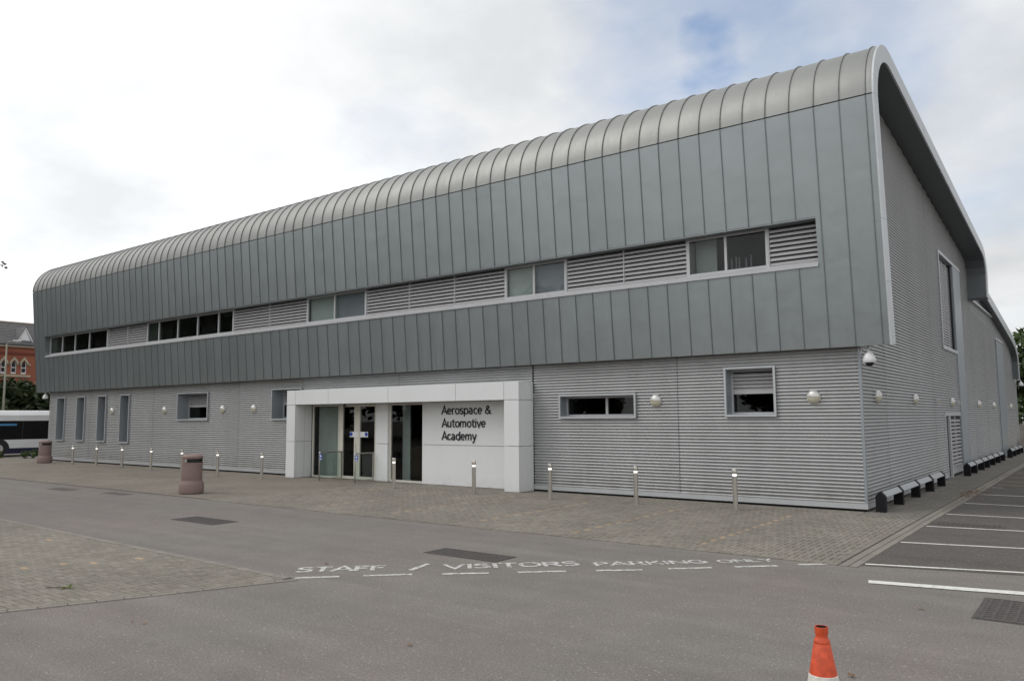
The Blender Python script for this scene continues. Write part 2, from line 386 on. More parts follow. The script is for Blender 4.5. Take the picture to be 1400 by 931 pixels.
# --- block paving in a herringbone, 200 x 100 mm
def inside(poly, x, y):
    c = False; n = len(poly)
    for i in range(n):
        (x0, y0), (x1, y1) = poly[i], poly[(i+1) % n]
        if (y0 > y) != (y1 > y) and x < (x1-x0)*(y-y0)/(y1-y0)+x0: c = not c
    return c
def clip(poly, pts):                    # convex polygon, counter-clockwise
    for i in range(len(poly)):
        (x0, y0), (x1, y1) = poly[i], poly[(i+1) % len(poly)]; out = []
        d = lambda p: (x1-x0)*(p[1]-y0)-(y1-y0)*(p[0]-x0)
        for k in range(len(pts)):
            a, b = pts[k], pts[(k+1) % len(pts)]; da, db = d(a), d(b)
            if da >= 0: out.append(a)
            if da*db < 0: t = da/(da-db); out.append((a[0]+(b[0]-a[0])*t, a[1]+(b[1]-a[1])*t))
        pts = out
        if len(pts) < 3: return []
    return pts
def herring(poly, x0, x1, y0, y1, off=(0, 0)):
    out = []; w = .1
    if sum(a[0]*b[1]-b[0]*a[1] for a, b in zip(poly, poly[1:]+poly[:1])) < 0: poly = poly[::-1]
    for i in range(int((x0-off[0])/w)-2, int((x1-off[0])/w)+3):
        for j in range(int((y0-off[1])/w)-2, int((y1-off[1])/w)+3):
            k = (i-j) % 4
            if k == 0: r = (i*w, j*w, (i+2)*w, (j+1)*w, 0)
            elif k == 2: r = (i*w, (j-1)*w, (i+1)*w, (j+1)*w, 1)
            else: continue
            r = (r[0]+off[0], r[1]+off[1], r[2]+off[0], r[3]+off[1], r[4])
            cs = [(r[0], r[1]), (r[2], r[1]), (r[2], r[3]), (r[0], r[3])]
            n = sum(inside(poly, *c) for c in cs)
            if n == 4: out.append((*r, None))
            elif n:
                q = clip(poly, cs)
                if len(q) > 2 and abs(sum(a[0]*b[1]-b[0]*a[1] for a, b in zip(q, q[1:]+q[:1])))/2 > .0012: out.append((*r, q))
    return out
def block(mb, x0, y0, x1, y1, zt, tone, g=.0065, b=.006, zb=.003):
    x0 += g; y0 += g; x1 -= g; y1 -= g
    mb.add([(x0,y0,zb),(x1,y0,zb),(x1,y1,zb),(x0,y1,zb),(x0,y0,zt-b),(x1,y0,zt-b),(x1,y1,zt-b),(x0,y1,zt-b),(x0+b,y0+b,zt),(x1-b,y0+b,zt),(x1-b,y1-b,zt),(x0+b,y1-b,zt)],
           [(0,1,5,4),(1,2,6,5),(2,3,7,6),(3,0,4,7),(4,5,9,8),(5,6,10,9),(6,7,11,10),(7,4,8,11),(8,9,10,11)], tone)
def pm(w, h, mat, name='paver'):
    mb = MB(); block(mb, -w/2, -h/2, w/2, h/2, .013, 0); return mb.mesh(name, mat, recalc=False)
def lay(blocks, host, mat, yellow=None):
    hm, vm = pm(.2, .1, mat), pm(.1, .2, mat)
    if yellow:
        yh, yv = pm(.2, .1, MT['paver_ylw'], 'yellow_paver'), pm(.1, .2, MT['paver_ylw'], 'yellow_paver')
    blocks.sort(key=lambda r: (r[0]-CAM.x)**2+(r[1]-CAM.y)**2)
    mb = MB(); n = 0
    for r in blocks:
        cx, cy = (r[0]+r[2])/2, (r[1]+r[3])/2
        dz = random.uniform(-.0015, .0025)
        if r[5]:                                      # cut block at an edge
            m = len(r[5]); mx_, my_ = sum(p[0] for p in r[5])/m, sum(p[1] for p in r[5])/m; sh = lambda f, z: [(mx_+(p[0]-mx_)*f, my_+(p[1]-my_)*f, z) for p in r[5]]
            mb.add(sh(.93, .003)+sh(.93, .008)+sh(.86, .013), [(q, (q+1) % m, m+(q+1) % m, m+q) for q in range(m)]+[(m+q, m+(q+1) % m, 2*m+(q+1) % m, 2*m+q) for q in range(m)]+[tuple(range(2*m, 3*m))], random.random()); continue
        if yellow and yellow(r):
            link('yellow_paver', yv if r[4] else yh, host, (cx, cy, dz)); continue
        if n < 300:
            link('paver', vm if r[4] else hm, host, (cx, cy, dz)); n += 1
        else: block(mb, *r[:4], .013+dz, random.random())
    if mb.v: tag(mb.build('paver_field', mat, host, recalc=False), kind='stuff')
ap_poly = [(-15.0, APY+.02), (1.19, APY+.06), (1.19, -.95), (-15.0, -.95)]
YL = [-1.2, -3.7, -6.2, -8.7, -11.2, -13.7]
def is_yel(r):
    if not r[4] or not (-6.5 < r[1] < -1.75): return False
    return any(abs(r[0]-x) < .049 for x in YL)
lay(herring(ap_poly, -15.0, 1.2, APY, -.9), apron, MT['paver'], is_yel)
lay(herring([(-15, -.95), (0, -.95), (0, -.05), (-15, -.05)], -15, 0, -.95, 0), apron, MT['paver'])
tag(MB().box(-60, APY+.02, .003, -15.0, -.12, .012).build('far_paving', MT['pavefield'], apron), kind='stuff')
lay(herring([(.02, -.9), (1.19, -.93), (1.22, 10), (.02, 10)], 0, 1.25, -.9, 10), walk, MT['paver_grey'])
tag(MB().add([(.02, 10, .012), (1.22, 10, .012), (1.33, 45, .012), (.02, 45, .012)], [(0,1,2,3)]).build('far_paving', MT['greyfield'], walk), kind='stuff')
tri_in = [(-4.475, -12.23), (-15.5, -11.95), (-15.5, -20), (-7.715, -20)]
tb = herring(tri_in, -15.6, -4.6, -20, -11.9)
ty = {min((b for b in tb if b[4] == 0 and not b[5]), key=lambda b: math.hypot((b[0]+b[2])/2-x, (b[1]+b[3])/2-y)) for x, y in ((-8.37, -13.87), (-8.11, -13.49), (-7.87, -13.09), (-7.68, -12.67), (-10.8, -12.57))}
lay(tb, island, MT['paver'], lambda r: r in ty)
def kerb_row(host, a, b, w, L, z=.010, name='kerb_stone', mat='kerbstone'):
    a = Vector((*a, 0)); b = Vector((*b, 0)); d = (b-a); n = max(1, round(d.length/L)); ang = math.atan2(d.y, d.x); l = d.length/n
    me = MB().bbox(0, 0, -.02, l-.008, w, z, .004).mesh(name, MT[mat])
    for i in range(n):
        o = link(name, me, host, a+d*(i/n)+Vector((0,0,random.uniform(0, .002)))); o.rotation_euler = (0,0,ang)
kerb_row(island, (-15.6, -11.93), (-4.55, -12.21), .13, .3)
kerb_row(island, (-4.42, -12.10), (-8.2, -21.2), .10, .3)
kerb_row(apron, (-15, APY-.11), (1.2, APY-.06), .10, .2, .014, 'edging_paver', 'paver')
kerb_row(apron, (1.34, APY-.06), (1.34, -1.0), .12, .6)
kerb_row(apron, (1.47, APY-.06), (1.47, -1.0), .115, .6, .012)
kerb_row(walk, (1.34, -1.0), (1.47, 45), .12, .9)
kerb_row(walk, (1.47, -1.0), (1.60, 45), .115, .9, .012)

# --- painted markings
def strip(name, a, b, w, mat, z=.0085):
    a = Vector(a); b = Vector(b); d = (b-a).normalized(); n = Vector((-d.y, d.x))*w/2
    k = max(2, int((b-a).length/.25)); mb = MB(); vs = []
    for i in range(k+1):
        p = a+(b-a)*i/k; j1, j2 = random.uniform(-.006, .006), random.uniform(-.006, .006)
        vs += [(p.x+n.x+d.y*j1, p.y+n.y-d.x*j1, z), (p.x-n.x+d.y*j2, p.y-n.y-d.x*j2, z)]
    mb.add(vs, [(2*i, 2*i+1, 2*i+3, 2*i+2) for i in range(k)])
    o = mb.build(name, mat, recalc=False)
    if o.data.polygons[0].normal.z < 0: o.data.flip_normals()
    return tag(o, kind='structure')
for a, b in (((-4.50,-12.06),(-4.08,-11.64)), ((-3.85,-11.41),(-3.37,-10.95)), ((-3.05,-10.69),(-2.56,-10.26)), ((-2.26,-9.99),(-1.76,-9.53)), ((-1.44,-9.25),(-.93,-8.83)), ((-.67,-8.54),(-.20,-8.11)), ((.04,-7.87),(.51,-7.44)), ((.73,-7.18),(1.18,-6.74))):
    strip('dashed_line', a, b, .095, MT['paint'], .0045)
for y, s in ((-6.59, .33), (-4.15, .27), (-1.77, .19), (.55, .10), (3.2, .0), (5.83, 0)):
    strip('bay_line', (1.50, y), (6.6, y+s*5.1*.9), .085, MT['paint_fresh'])
strip('bay_line', (1.56, 8.35), (1.85, 8.33), .085, MT['paint'])
for y in (9.5, 11.02, 13.1): strip('yellow_hatch_line', (1.60, y), (5, y-.9), .11, MT['paint_ylw'])
strip('bay_line', (1.63, 15.5), (5, 15.5), .085, MT['paint'])
strip('give_way_line', (1.83, -7.86), (6.6, -6.85), .20, MT['paint_fresh'])
def arc(cx, cy, rx, ry, a0, a1, n=14): return [(cx+rx*cos(rad(a0+(a1-a0)*k/n)), cy+ry*sin(rad(a0+(a1-a0)*k/n))) for k in range(n+1)]
SS = [(.50,.80),(.42,.90),(.29,.93),(.15,.89),(.08,.77),(.11,.64),(.25,.55),(.40,.47),(.51,.36),(.50,.18),(.40,.09),(.27,.07),(.13,.10),(.04,.21)]
ss = [(x*.86, y*.745) for x, y in SS]
GL = {'A': (.80, [[(.02,0),(.40,1),(.78,0)], [(.16,.34),(.64,.34)]]), 'e': (.66, [[(.55,.385),(.07,.385)], arc(.31,.375,.24,.315,0,315)]), 'r': (.47, [[(.09,0),(.09,.73)], [(.09,.50),(.19,.64),(.31,.69),(.44,.68)]]),
 'o': (.68, [arc(.33,.37,.255,.315,0,360,22)]), 's': (.56, [ss]), 'p': (.69, [[(.09,-.27),(.09,.73)], arc(.34,.37,.25,.315,180,-180,22)]),
 'a': (.66, [[(.10,.62),(.20,.68),(.34,.69),(.46,.61),(.49,.48),(.49,0)], [(.49,.41),(.26,.40),(.12,.33),(.07,.21),(.12,.09),(.24,.05),(.38,.09),(.49,.20)]]), 'c': (.57, [arc(.32,.37,.25,.315,48,312)]),
 '&': (.86, [[(.82,0),(.27,.60),(.22,.74),(.27,.88),(.39,.94),(.51,.88),(.54,.76),(.44,.63),(.17,.46),(.08,.29),(.13,.12),(.29,.05),(.49,.10),(.65,.26),(.71,.48)]]),
 'u': (.68, [[(.09,.73),(.09,.26),(.14,.11),(.26,.06),(.40,.10),(.52,.22)], [(.52,.73),(.52,0)]]), 't': (.46, [[(.18,.93),(.18,.20),(.24,.07),(.42,.05)], [(.02,.69),(.42,.69)]]),
 'm': (1.0, [[(.09,0),(.09,.73)], [(.09,.52),(.20,.66),(.32,.69),(.43,.63),(.46,.48),(.46,0)], [(.46,.52),(.57,.66),(.69,.69),(.80,.63),(.83,.48),(.83,0)]]), 'i': (.26, [[(.10,0),(.10,.73)], [(.10,.87),(.10,1.0)]]),
 'v': (.60, [[(.03,.73),(.29,.02),(.55,.73)]]), 'd': (.70, [[(.57,0),(.57,1.03)], arc(.33,.37,.25,.315,0,360,22)]), 'y': (.60, [[(.03,.73),(.29,.03)], [(.55,.73),(.29,.03),(.19,-.24),(.03,-.26)]]), ' ': (.34, []),
 'S': (.60, [SS]), 'T': (.66, [[(.02,.94),(.64,.94)], [(.33,.9),(.33,0)]]), 'F': (.58, [[(.09,0),(.09,1)], [(.1,.94),(.54,.94)], [(.1,.52),(.48,.52)]]), '/': (.4, [[(0,0),(.4,1)]]),
 'V': (.74, [[(.02,1),(.36,.02),(.70,1)]]), 'I': (.28, [[(.14,0),(.14,1)]]), 'O': (.84, [arc(.41,.5,.33,.44,0,360,22)]), 'R': (.70, [[(.09,0),(.09,1)], [(.1,.94),(.40,.94),(.55,.84),(.57,.70),(.48,.54),(.1,.50)], [(.34,.5),(.64,0)]]),
 'P': (.64, [[(.09,0),(.09,1)], [(.1,.94),(.38,.94),(.53,.84),(.55,.68),(.48,.54),(.34,.47),(.1,.47)]]), 'K': (.68, [[(.09,0),(.09,1)], [(.60,1),(.12,.42)], [(.26,.58),(.64,0)]]), 'N': (.76, [[(.09,0),(.09,1)], [(.09,.98),(.66,.02)], [(.66,0),(.66,1)]]),
 'G': (.80, [arc(.41,.5,.33,.44,45,340), [(.72,.10),(.72,.46),(.46,.46)]]), 'L': (.56, [[(.09,1),(.09,.06),(.54,.06)]]), 'Y': (.66, [[(.02,1),(.33,.46),(.64,1)], [(.33,.48),(.33,0)]])}
def ribbon(mb, pts, w, z, depth):
    n = len(pts); L, R = [], []
    closed = math.hypot(pts[0][0]-pts[-1][0], pts[0][1]-pts[-1][1]) < 1e-4
    for i, p in enumerate(pts):
        a = pts[i-1] if i else (pts[-2] if closed else p); b = pts[i+1] if i < n-1 else (pts[1] if closed else p)
        d1 = Vector((p[0]-a[0], p[1]-a[1])); d2 = Vector((b[0]-p[0], b[1]-p[1]))
        d1 = d1.normalized() if d1.length else d2.normalized(); d2 = d2.normalized() if d2.length else d1
        t = (d1+d2).normalized(); m = Vector((-t.y, t.x)); k = w/2/max(.45, m.dot(Vector((-d1.y, d1.x))))
        L.append((p[0]+m.x*k, p[1]+m.y*k)); R.append((p[0]-m.x*k, p[1]-m.y*k))
    vs = [(*q, z) for q in L]+[(*q, z) for q in R]; fs = [(i, n+i, n+i+1, i+1) for i in range(n-1)]
    if depth:
        vs += [(*q, 0) for q in L]+[(*q, 0) for q in R]
        fs += [(i, i+1, 2*n+i+1, 2*n+i) for i in range(n-1)]+[(n+i+1, n+i, 3*n+i, 3*n+i+1) for i in range(n-1)]
        if not closed: fs += [(0, 2*n, 3*n, n), (n-1, 2*n-1, 4*n-1, 3*n-1)]
    mb.add(vs, fs)
def text_mesh(body, name, width, cap, mat, depth=.0, stroke=.145):
    w0 = sum(GL[c][0] for c in body); sx = width/w0; mb = MB(); x = 0; q = 0
    for c in body:
        for st in GL[c][1]:
            ribbon(mb, [((x+p[0])*sx, p[1]*cap) for p in st], stroke*cap, depth+q*.0002, depth); q = (q+1) % 4
        x += GL[c][0]
    return mb.mesh(name, mat, recalc=False)
U = Vector((.7301, .6834, 0)); O0 = Vector((-4.50, -12.06, 0)); VV = Vector((-.6834, .7301, 0))
for body, s0, s1, t, cap in (('STAFF', -.07, 1.20, .40, .36), ('/', 1.55, 1.80, .34, .46), ('VISITORS', 2.03, 4.02, .36, .34), ('PARKING', 4.22, 5.93, .29, .27), ('ONLY', 6.08, 6.95, .29, .23)):
    me = text_mesh(body, 'road_lettering', s1-s0, cap, MT['paint' if body in ('STAFF', '/') else 'paint_worn'], 0, .19)
    o = link('road_lettering', me, None, O0+U*s0+VV*t+Vector((0,0,.0045))); o.rotation_euler = (0, 0, math.atan2(U.y, U.x)); tag(o, kind='structure')

# --- iron drain covers set in the tarmac
def grate(x0, y0, x1, y1, label, n=(15, 6)):
    r = empty('drain_cover', ((x0+x1)/2, (y0+y1)/2, 0), 0, label, 'drain cover', 'drain covers in the tarmac')
    w, h = (x1-x0)/2, (y1-y0)/2
    MB().box(-w-.03, -h-.03, .0005, w+.03, h+.03, .005).build('bedding', MT['iron'], r)
    f = MB()
    for a in ((-w, -h, w, -h+.03), (-w, h-.03, w, h), (-w, -h+.03, -w+.03, h-.03), (w-.03, -h+.03, w, h-.03)): f.box(a[0], a[1], .004, a[2], a[3], .011)
    f.build('frame', MT['iron'], r)
    b = MB()
    for i in range(n[0]):
        x = -w+.05+(2*w-.1)*i/(n[0]-1); b.box(x-.018, -h+.035, .0045, x+.018, h-.035, .0100)
    for j in range(n[1]):
        y = -h+.05+(2*h-.1)*j/(n[1]-1); b.box(-w+.035, y-.014, .0045, w-.035, y+.014, .0092)
    tag(b.build('grid', MT['iron'], r), kind='stuff'); return r
grate(-11.9, -9.66, -10.36, -9.08, 'dark iron drain cover in the road beyond the paved island')
grate(-4.45, -9.55, -3.02, -9.06, 'dark iron drain cover in the road above the painted word VISITORS')
grate(1.52, -1.42, 2.75, -.98, 'narrow dark drain cover between the first parking bay lines', (14, 4))
grate(3.18, -9.15, 4.6, -8.02, 'large dark drain cover in the road at the right edge below the thick white line', (14, 11))
for x, y, w, h in ((-22.6, -7.9, 1.3, .5), (-19.6, -7.6, 1.3, .4)):
    sheet('tarmac_patch', [(x, y), (x+w, y), (x+w, y+h), (x, y+h)], .004, MT['asphalt_dark'])

# ------------------------------------------------------------------ the academy building
bld = empty('academy_building', (0,0,0), 0, 'long grey metal-clad college building with a curved zinc roof and white entrance portal', 'building')
XL, XR = -42.95, .745
TH = .38
def lean(z): return -.30-.0845*(z-3.70)
ZB, ZS, ZH, ZK = 3.70, 5.60, 6.74, 9.27        # bottom, sill, head, start of the curve
def prof_curve():
    p = []
    cy, a, b = 1.0, 1.77, 1.64
    for i in range(19):
        t = pi - (pi/2+.10)*i/18
        p.append((cy+a*cos(t), ZK+b*sin(t)))
    p[0] = (lean(ZK), ZK)
    return p
CUR = prof_curve()
ye, ze = CUR[-1]
def roofz(y): return ze-.108*(y-ye)
REAR = [(17.9, roofz(17.9)), (18.55, roofz(17.9)-.20), (18.98, roofz(17.9)-.62), (19.12, roofz(17.9)-1.1), (18.95, 6.95)]
OUT = CUR + [(y, roofz(y)) for y in (4, 7, 10, 13, 16)] + REAR
def offset(pts, d):
    r = []
    for i, p in enumerate(pts):
        a = pts[max(i-1, 0)]; b = pts[min(i+1, len(pts)-1)]
        dx, dz = b[0]-a[0], b[1]-a[1]; L = math.hypot(dx, dz); r.append((p[0]+d*dz/L, p[1]-d*dx/L))
    return r
fx = lambda p, t: (t, p[0], p[1])
# core of the shell: everything behind the zinc sheets
def core(out, x0, x1, name, mat, d0=.035, d1=TH):
    o1, i1 = offset(out, d0), offset(out, d1); mb = MB()
    for k in range(len(out)-1): mb.prism([o1[k], o1[k+1], i1[k+1], i1[k]], fx, x0, x1)
    return mb.build(name, mat, bld)
FL = lambda a, b: [(lean(a), a), (lean(b), b)]
core(FL(ZB+.012, ZS-.01), XL+.01, XR-.012, 'shell_core', MT['soffit'])
core(FL(ZH+.01, ZK), XL+.01, XR-.012, 'shell_core', MT['soffit'])
core(OUT, XL+.01, XR-.012, 'shell_core', MT['soffit'])
BX0, BX1 = -41.72, -.66                          # the window band
core(FL(ZS-.01, ZH+.01), XL+.01, BX0-.02, 'shell_core', MT['soffit']); core(FL(ZS-.01, ZH+.01), BX1+.02, XR-.012, 'shell_core', MT['soffit'])
# zinc trays between standing seams
SEAMS = [.59-.5655*i for i in range(78)]; SEAMS = [XR-.006]+[s for s in SEAMS if s > XL+.1]+[XL+.006]
cd_ = sum(abs(s) for s in SEAMS)
def pan(out, x0, x1, name, mat, seam=True):
    g_ = .004; o = out; i = offset(out, .03); mb = MB(); n = len(o); nx = 3
    xs = [x0+g_+(x1-x0-2*g_)*k/nx for k in range(nx+1)]
    vs = []
    for k, x in enumerate(xs):
        bow = .0 if k in (0, nx) else .004
        vs += [(x, p[0]-bow, p[1]) for p in o]
    mb.add(vs, [(k*n+q, (k+1)*n+q, (k+1)*n+q+1, k*n+q+1) for k in range(nx) for q in range(n-1)])
    mb.add([(xs[0], *p) for p in o]+[(xs[0], *p) for p in i]+[(xs[-1], *p) for p in o]+[(xs[-1], *p) for p in i],
           [(q, q+1, n+q+1, n+q) for q in range(n-1)]+[(2*n+q, 3*n+q, 3*n+q+1, 2*n+q+1) for q in range(n-1)])
    mb.add([(xs[0], *o[0]), (xs[-1], *o[0]), (xs[-1], *i[0]), (xs[0], *i[0])], [(0,1,2,3)]); mb.add([(xs[0], *o[-1]), (xs[-1], *o[-1]), (xs[-1], *i[-1]), (xs[0], *i[-1])], [(0,1,2,3)])
    return mb.build(name, mat, clad, smooth=30)
def seam(out, x, name='standing_seam', h=.022, mat='zinc_seam'):
    o = offset(out, -h); i = offset(out, .01); mb = MB(); w = .009
    for k in range(len(out)-1): mb.prism([o[k], o[k+1], i[k+1], i[k]], fx, x-w, x+w)
    return mb.build(name, MT[mat], clad)
clad = link('zinc_cladding', MB().box(XL+.02, lean(ZK)+.02, ZK-.02, XR-.02, lean(ZK)+.05, ZK+.02).mesh('zinc_cladding', MT['dark']), bld)
def FLn(a, b, n=5): return [(lean(a+(b-a)*k/n), a+(b-a)*k/n) for k in range(n+1)]
for k in range(len(SEAMS)-1):
    x1, x0 = SEAMS[k], SEAMS[k+1]
    inband = x0 > BX0-.25 and x1 < BX1+.25
    if inband:
        pan(FLn(ZB, ZS-.012), x0, x1, 'zinc_tray', MT['zinc']); pan(FLn(ZH+.0, ZK-.014), x0, x1, 'zinc_tray', MT['zinc'])
        seam(FLn(ZB, ZS-.012, 1), x0); seam(FLn(ZH, ZK-.014, 1), x0)
    else:
        pan(FLn(ZB, ZK-.014, 8), x0, x1, 'zinc_tray', MT['zinc']); seam(FLn(ZB, ZK-.014, 1), x0)
    cv = [(CUR[0][0], ZK+.014)]+CUR[1:]+[(2.2, roofz(2.2))]
    pan(cv, x0, x1, 'curved_zinc_tray', MT['zinc_roof']); seam(cv, x0, h=.032, mat='roof_seam')
core([(2.2, roofz(2.2))]+[p for p in OUT if p[0] > 2.3][:5]+REAR, XL, XR, 'roof_sheet', MT['zinc_roof'], -.001, .034)
for x0_, x1_ in ((BX1, min(q for q in SEAMS if q > BX1)), (max(q for q in SEAMS if q < BX0), BX0)):
    pan(FLn(ZS-.012, ZH), x0_, x1_, 'zinc_tray', MT['zinc'])
# end trim of the shell, in short lengths with joints between
ODN = [(lean(z), z) for z in (ZB, 4.9, 6.1, 7.3, 8.4)]+CUR[0::3]+[(CUR[-1])]+[(y, roofz(y)) for y in (3.2, 5.2, 7.4, 9.6, 11.8, 14, 16)]+REAR
def dense(a, b):
    if a in CUR and b in CUR: return CUR[CUR.index(a):CUR.index(b)+1]
    return [a, b]
full = FLn(ZB, ZK, 8)[:-1]+OUT; oin = offset(full, TH+.01); ou = offset(full, -.012)
segs = [0, 2, 4, 6, 8, 11, 14, 17, 20, 23, 26, 27, 28, 29, 30, 31, 33, len(full)-1]
segs = sorted(set(min(s, len(full)-1) for s in segs))
for a, b in zip(segs, segs[1:]):
    mb = MB(); g0 = .006
    for k in range(a, b):
        q = [ou[k], ou[k+1], oin[k+1], oin[k]]
        if k == b-1:
            f = 1-g0/max(.05, math.hypot(ou[k+1][0]-ou[k][0], ou[k+1][1]-ou[k][1]))
            L = lambda p, q_, f: (p[0]+(q_[0]-p[0])*f, p[1]+(q_[1]-p[1])*f); q = [ou[k], L(ou[k], ou[k+1], f), L(oin[k], oin[k+1], f), oin[k]]
        mb.prism(q, fx, XR-.011, XR+.03)
    mb.build('end_trim', MT['fascia'], bld)
MB().prism([full[0], (full[0][0]+TH, ZB), (full[0][0]+TH, ZB+.05), (full[0][0], ZB+.05)], fx, XL, XL+.008).build('end_trim', MT['zinc'], bld)

# --- window band
def XG(x): return CAM.x+(x-CAM.x)*1.0136
YG = -.22
mb = MB()
# sill: sloped light strip; head soffit; jambs
MB().prism([(lean(ZS)-.035, ZS-.012), (YG+.05, ZS-.012), (YG+.05, ZS+.16), (YG-.03, ZS+.16), (lean(ZS)-.035, ZS+.055)], fx, BX0, BX1).build('band_sill', MT['frame'], bld)
MB().box(BX0, lean(ZH)+.012, ZH-.03, BX1, YG+.1, ZH-.002).build('band_head', MT['zinc'], bld)
for x in (BX0-.018, BX1+.0): MB().prism([(lean(ZS)+.004, ZS-.01), (lean(ZH)+.004, ZH), (YG+.1, ZH), (YG+.1, ZS-.01)], fx, x, x+.018).build('band_jamb', MT['zinc'], bld)
# bit of flat trim at the right end, up to the next seam
SEG = [('L', -41.72, -41.25, []), ('W', -41.25, -34.66, [-39.64, -38.17, -36.58]), ('L', -34.66, -30.85, [-32.71]), ('W', -30.85, -23.94, [-29.81, -28.21, -26.62, -25.03]),
       ('L', -23.94, -19.20, [-21.53]), ('W', -19.20, -15.96, [-17.63]), ('L', -15.96, -9.81, [-13.86, -11.86]), ('W', -9.81, -7.60, [-8.74]), ('L', -7.60, -3.90, [-5.75]), ('W', -3.90, -1.80, [-2.87]), ('L', -1.80, -.66, [])]
ZG0, ZG1 = ZS+.161, ZH-.031
def slat_mesh(L, name='slat', depth=.085, axis='x', t=.02, drop=.055):
    pts = [(-depth, -drop-.010), (-depth, -drop+.042), (0, .04), (0, .012)]
    m_ = MB()
    if axis == 'x': m_.prism(pts, lambda p, t_: (t_, p[0], p[1]), 0, L)
    else: m_.prism(pts, lambda p, t_: (-p[0], t_, p[1]), 0, L)
    return m_.mesh(name, MT['slat'])
rooms = {}
for kind, a, b, mull in SEG:
    a2, b2 = max(XG(a), BX0) if a > -41.7 else BX0, min(XG(b), BX1) if b < -.7 else BX1
    mm = [XG(x) for x in mull]
    if kind == 'L':
        root = MB().box(a2, YG+.09, ZG0, b2, YG+.12, ZG1).build('louvre_panel', MT['dark'], bld)
        edges = [a2+.02]+mm+[b2-.02]
        for x in [a2+.012]+mm+[b2-.012]: MB().box(x-.012, YG-.012, ZG0, x+.012, YG+.088, ZG1).build('mullion', MT['frame'], root)
        for e0, e1 in zip(edges, edges[1:]):
            me = slat_mesh(e1-e0-.026)
            n = 8; st = (ZG1-ZG0-.02)/n
            for q in range(n): link('slat', me, root, (e0+.013, YG+.085, ZG0+.075+q*st))
    else:
        edges = [a2+.04]+mm+[b2-.04]
        root = empty('window'); root.parent = bld
        f = MB()
        for x in [a2+.035]+[b2-.035]: f.box(x-.034, YG-.02, ZG0, x+.034, YG+.06, ZG1)
        for x in mm: f.box(x-.032, YG-.02, ZG0, x+.032, YG+.06, ZG1)
        for e0, e1 in zip(edges, edges[1:]):
            f.box(e0+.03, YG-.015, ZG0, e1-.03, YG+.055, ZG0+.045); f.box(e0+.03, YG-.015, ZG1-.045, e1-.03, YG+.055, ZG1)
        f.build('frame', MT['frame'], root)
        for e0, e1 in zip(edges, edges[1:]): MB().box(e0+.025, YG+.015, ZG0+.04, e1-.025, YG+.027, ZG1-.04).build('pane', MT['glass'], root)
        # the room behind
        D_ = 3.2; r_ = MB(); z0, z1 = ZG0-.5, ZG1+.35
        r_.quad((a2, YG+D_, z0), (b2, YG+D_, z0), (b2, YG+D_, z1), (a2, YG+D_, z1)); r_.quad((a2, YG+.1, z0), (a2, YG+D_, z0), (a2, YG+D_, z1), (a2, YG+.1, z1)); r_.quad((b2, YG+.1, z0), (b2, YG+D_, z0), (b2, YG+D_, z1), (b2, YG+.1, z1))
        r_.quad((a2, YG+.1, z1), (b2, YG+.1, z1), (b2, YG+D_, z1), (a2, YG+D_, z1)); r_.quad((a2, YG+.1, z0), (b2, YG+.1, z0), (b2, YG+D_, z0), (a2, YG+D_, z0))
        r_.build('room', MT['room'], root)
        pr = MB()
        if a > -3.95:     # furniture seen through the right-hand window, plus a sheet coloured dark for room shade
            pr.box(a2+.42, YG+.75, z0, b2-.02, YG+.80, ZG1-.02)
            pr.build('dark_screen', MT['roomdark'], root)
            MB().box(a2+.05, YG+.45, z0, a2+.62, YG+.48, z1).build('pale_partition', MT['blind_pale'], root)
            MB().box(b2-1.1, YG+.45, ZG0-.1, b2-.2, YG+.7, ZG0+.14).build('box_on_sill', simple('ochre_box', (.30, .17, .05)), root)
            q_ = MB()
            for x_ in (a2+1.0, a2+1.12, a2+1.2, b2-.75, b2-.62): q_.tube([(x_, YG+.5, ZG0-.2), (x_, YG+.5, ZG0+random.uniform(.3, .5))], .022, 8)
            q_.build('bottle', MT['reveal'], root)
        elif a > -9.9 or -19.3 < a < -19:
            es = edges
            MB().box(es[0]+.02, YG+.12, ZG0-.02, es[1], YG+.13, ZG1).build('blind', MT['blind_pale'], root); MB().box(es[1]+.01, YG+.12, ZG0-.02, es[2], YG+.13, ZG1).build('blind', MT['blind_blue'], root)  # blinds whose pale colour stands in for sky reflected in these panes
        else:
            for q, (e0, e1) in enumerate(zip(edges, edges[1:])):
                if q % 2 == 0: pr.box(e0+(e1-e0)*.45, YG+.5+.1*q, z0, e1+.3, YG+.55+.1*q, z1-.05)
            pr.build('dark_screen', MT['roomdark'], root)  # upright dark sheets paint the shade deep inside these rooms

# --- corrugated walls
PW = .0822
PROF = [(0, 0), (.14, .0005), (.20, .015), (.24, .036), (.29, .0465), (.38, .0515), (.53, .0530), (.66, .0510), (.75, .0460), (.80, .036), (.85, .015), (.92, .001)]   # broad crests, deep narrow grooves
def zlist(z0, z1):
    zs = [z0]; k = int(z0/PW)-1
    while k*PW < z1:
        zs += [(k+p)*PW for p, d in PROF if z0+1e-5 < (k+p)*PW < z1-1e-5]; k += 1
    return zs+[z1]
def cdep(z):
    p = (z/PW) % 1
    for (a, d0), (b, d1) in zip(PROF, PROF[1:]+[(1, 0)]):
        if a <= p <= b: return d0+(d1-d0)*(p-a)/(b-a)
    return 0
def corr_cells(cells, side):
    mb = MB()
    for u0, u1, z0, z1 in cells:
        zs = zlist(z0, z1); vs = []
        for z in zs:
            d = cdep(z)
            vs += [(u0, -d, z), (u1, -d, z)] if not side else [(d, u0, z), (d, u1, z)]
        mb.add(vs, [(2*i, 2*i+1, 2*i+3, 2*i+2) for i in range(len(zs)-1)])
    return mb
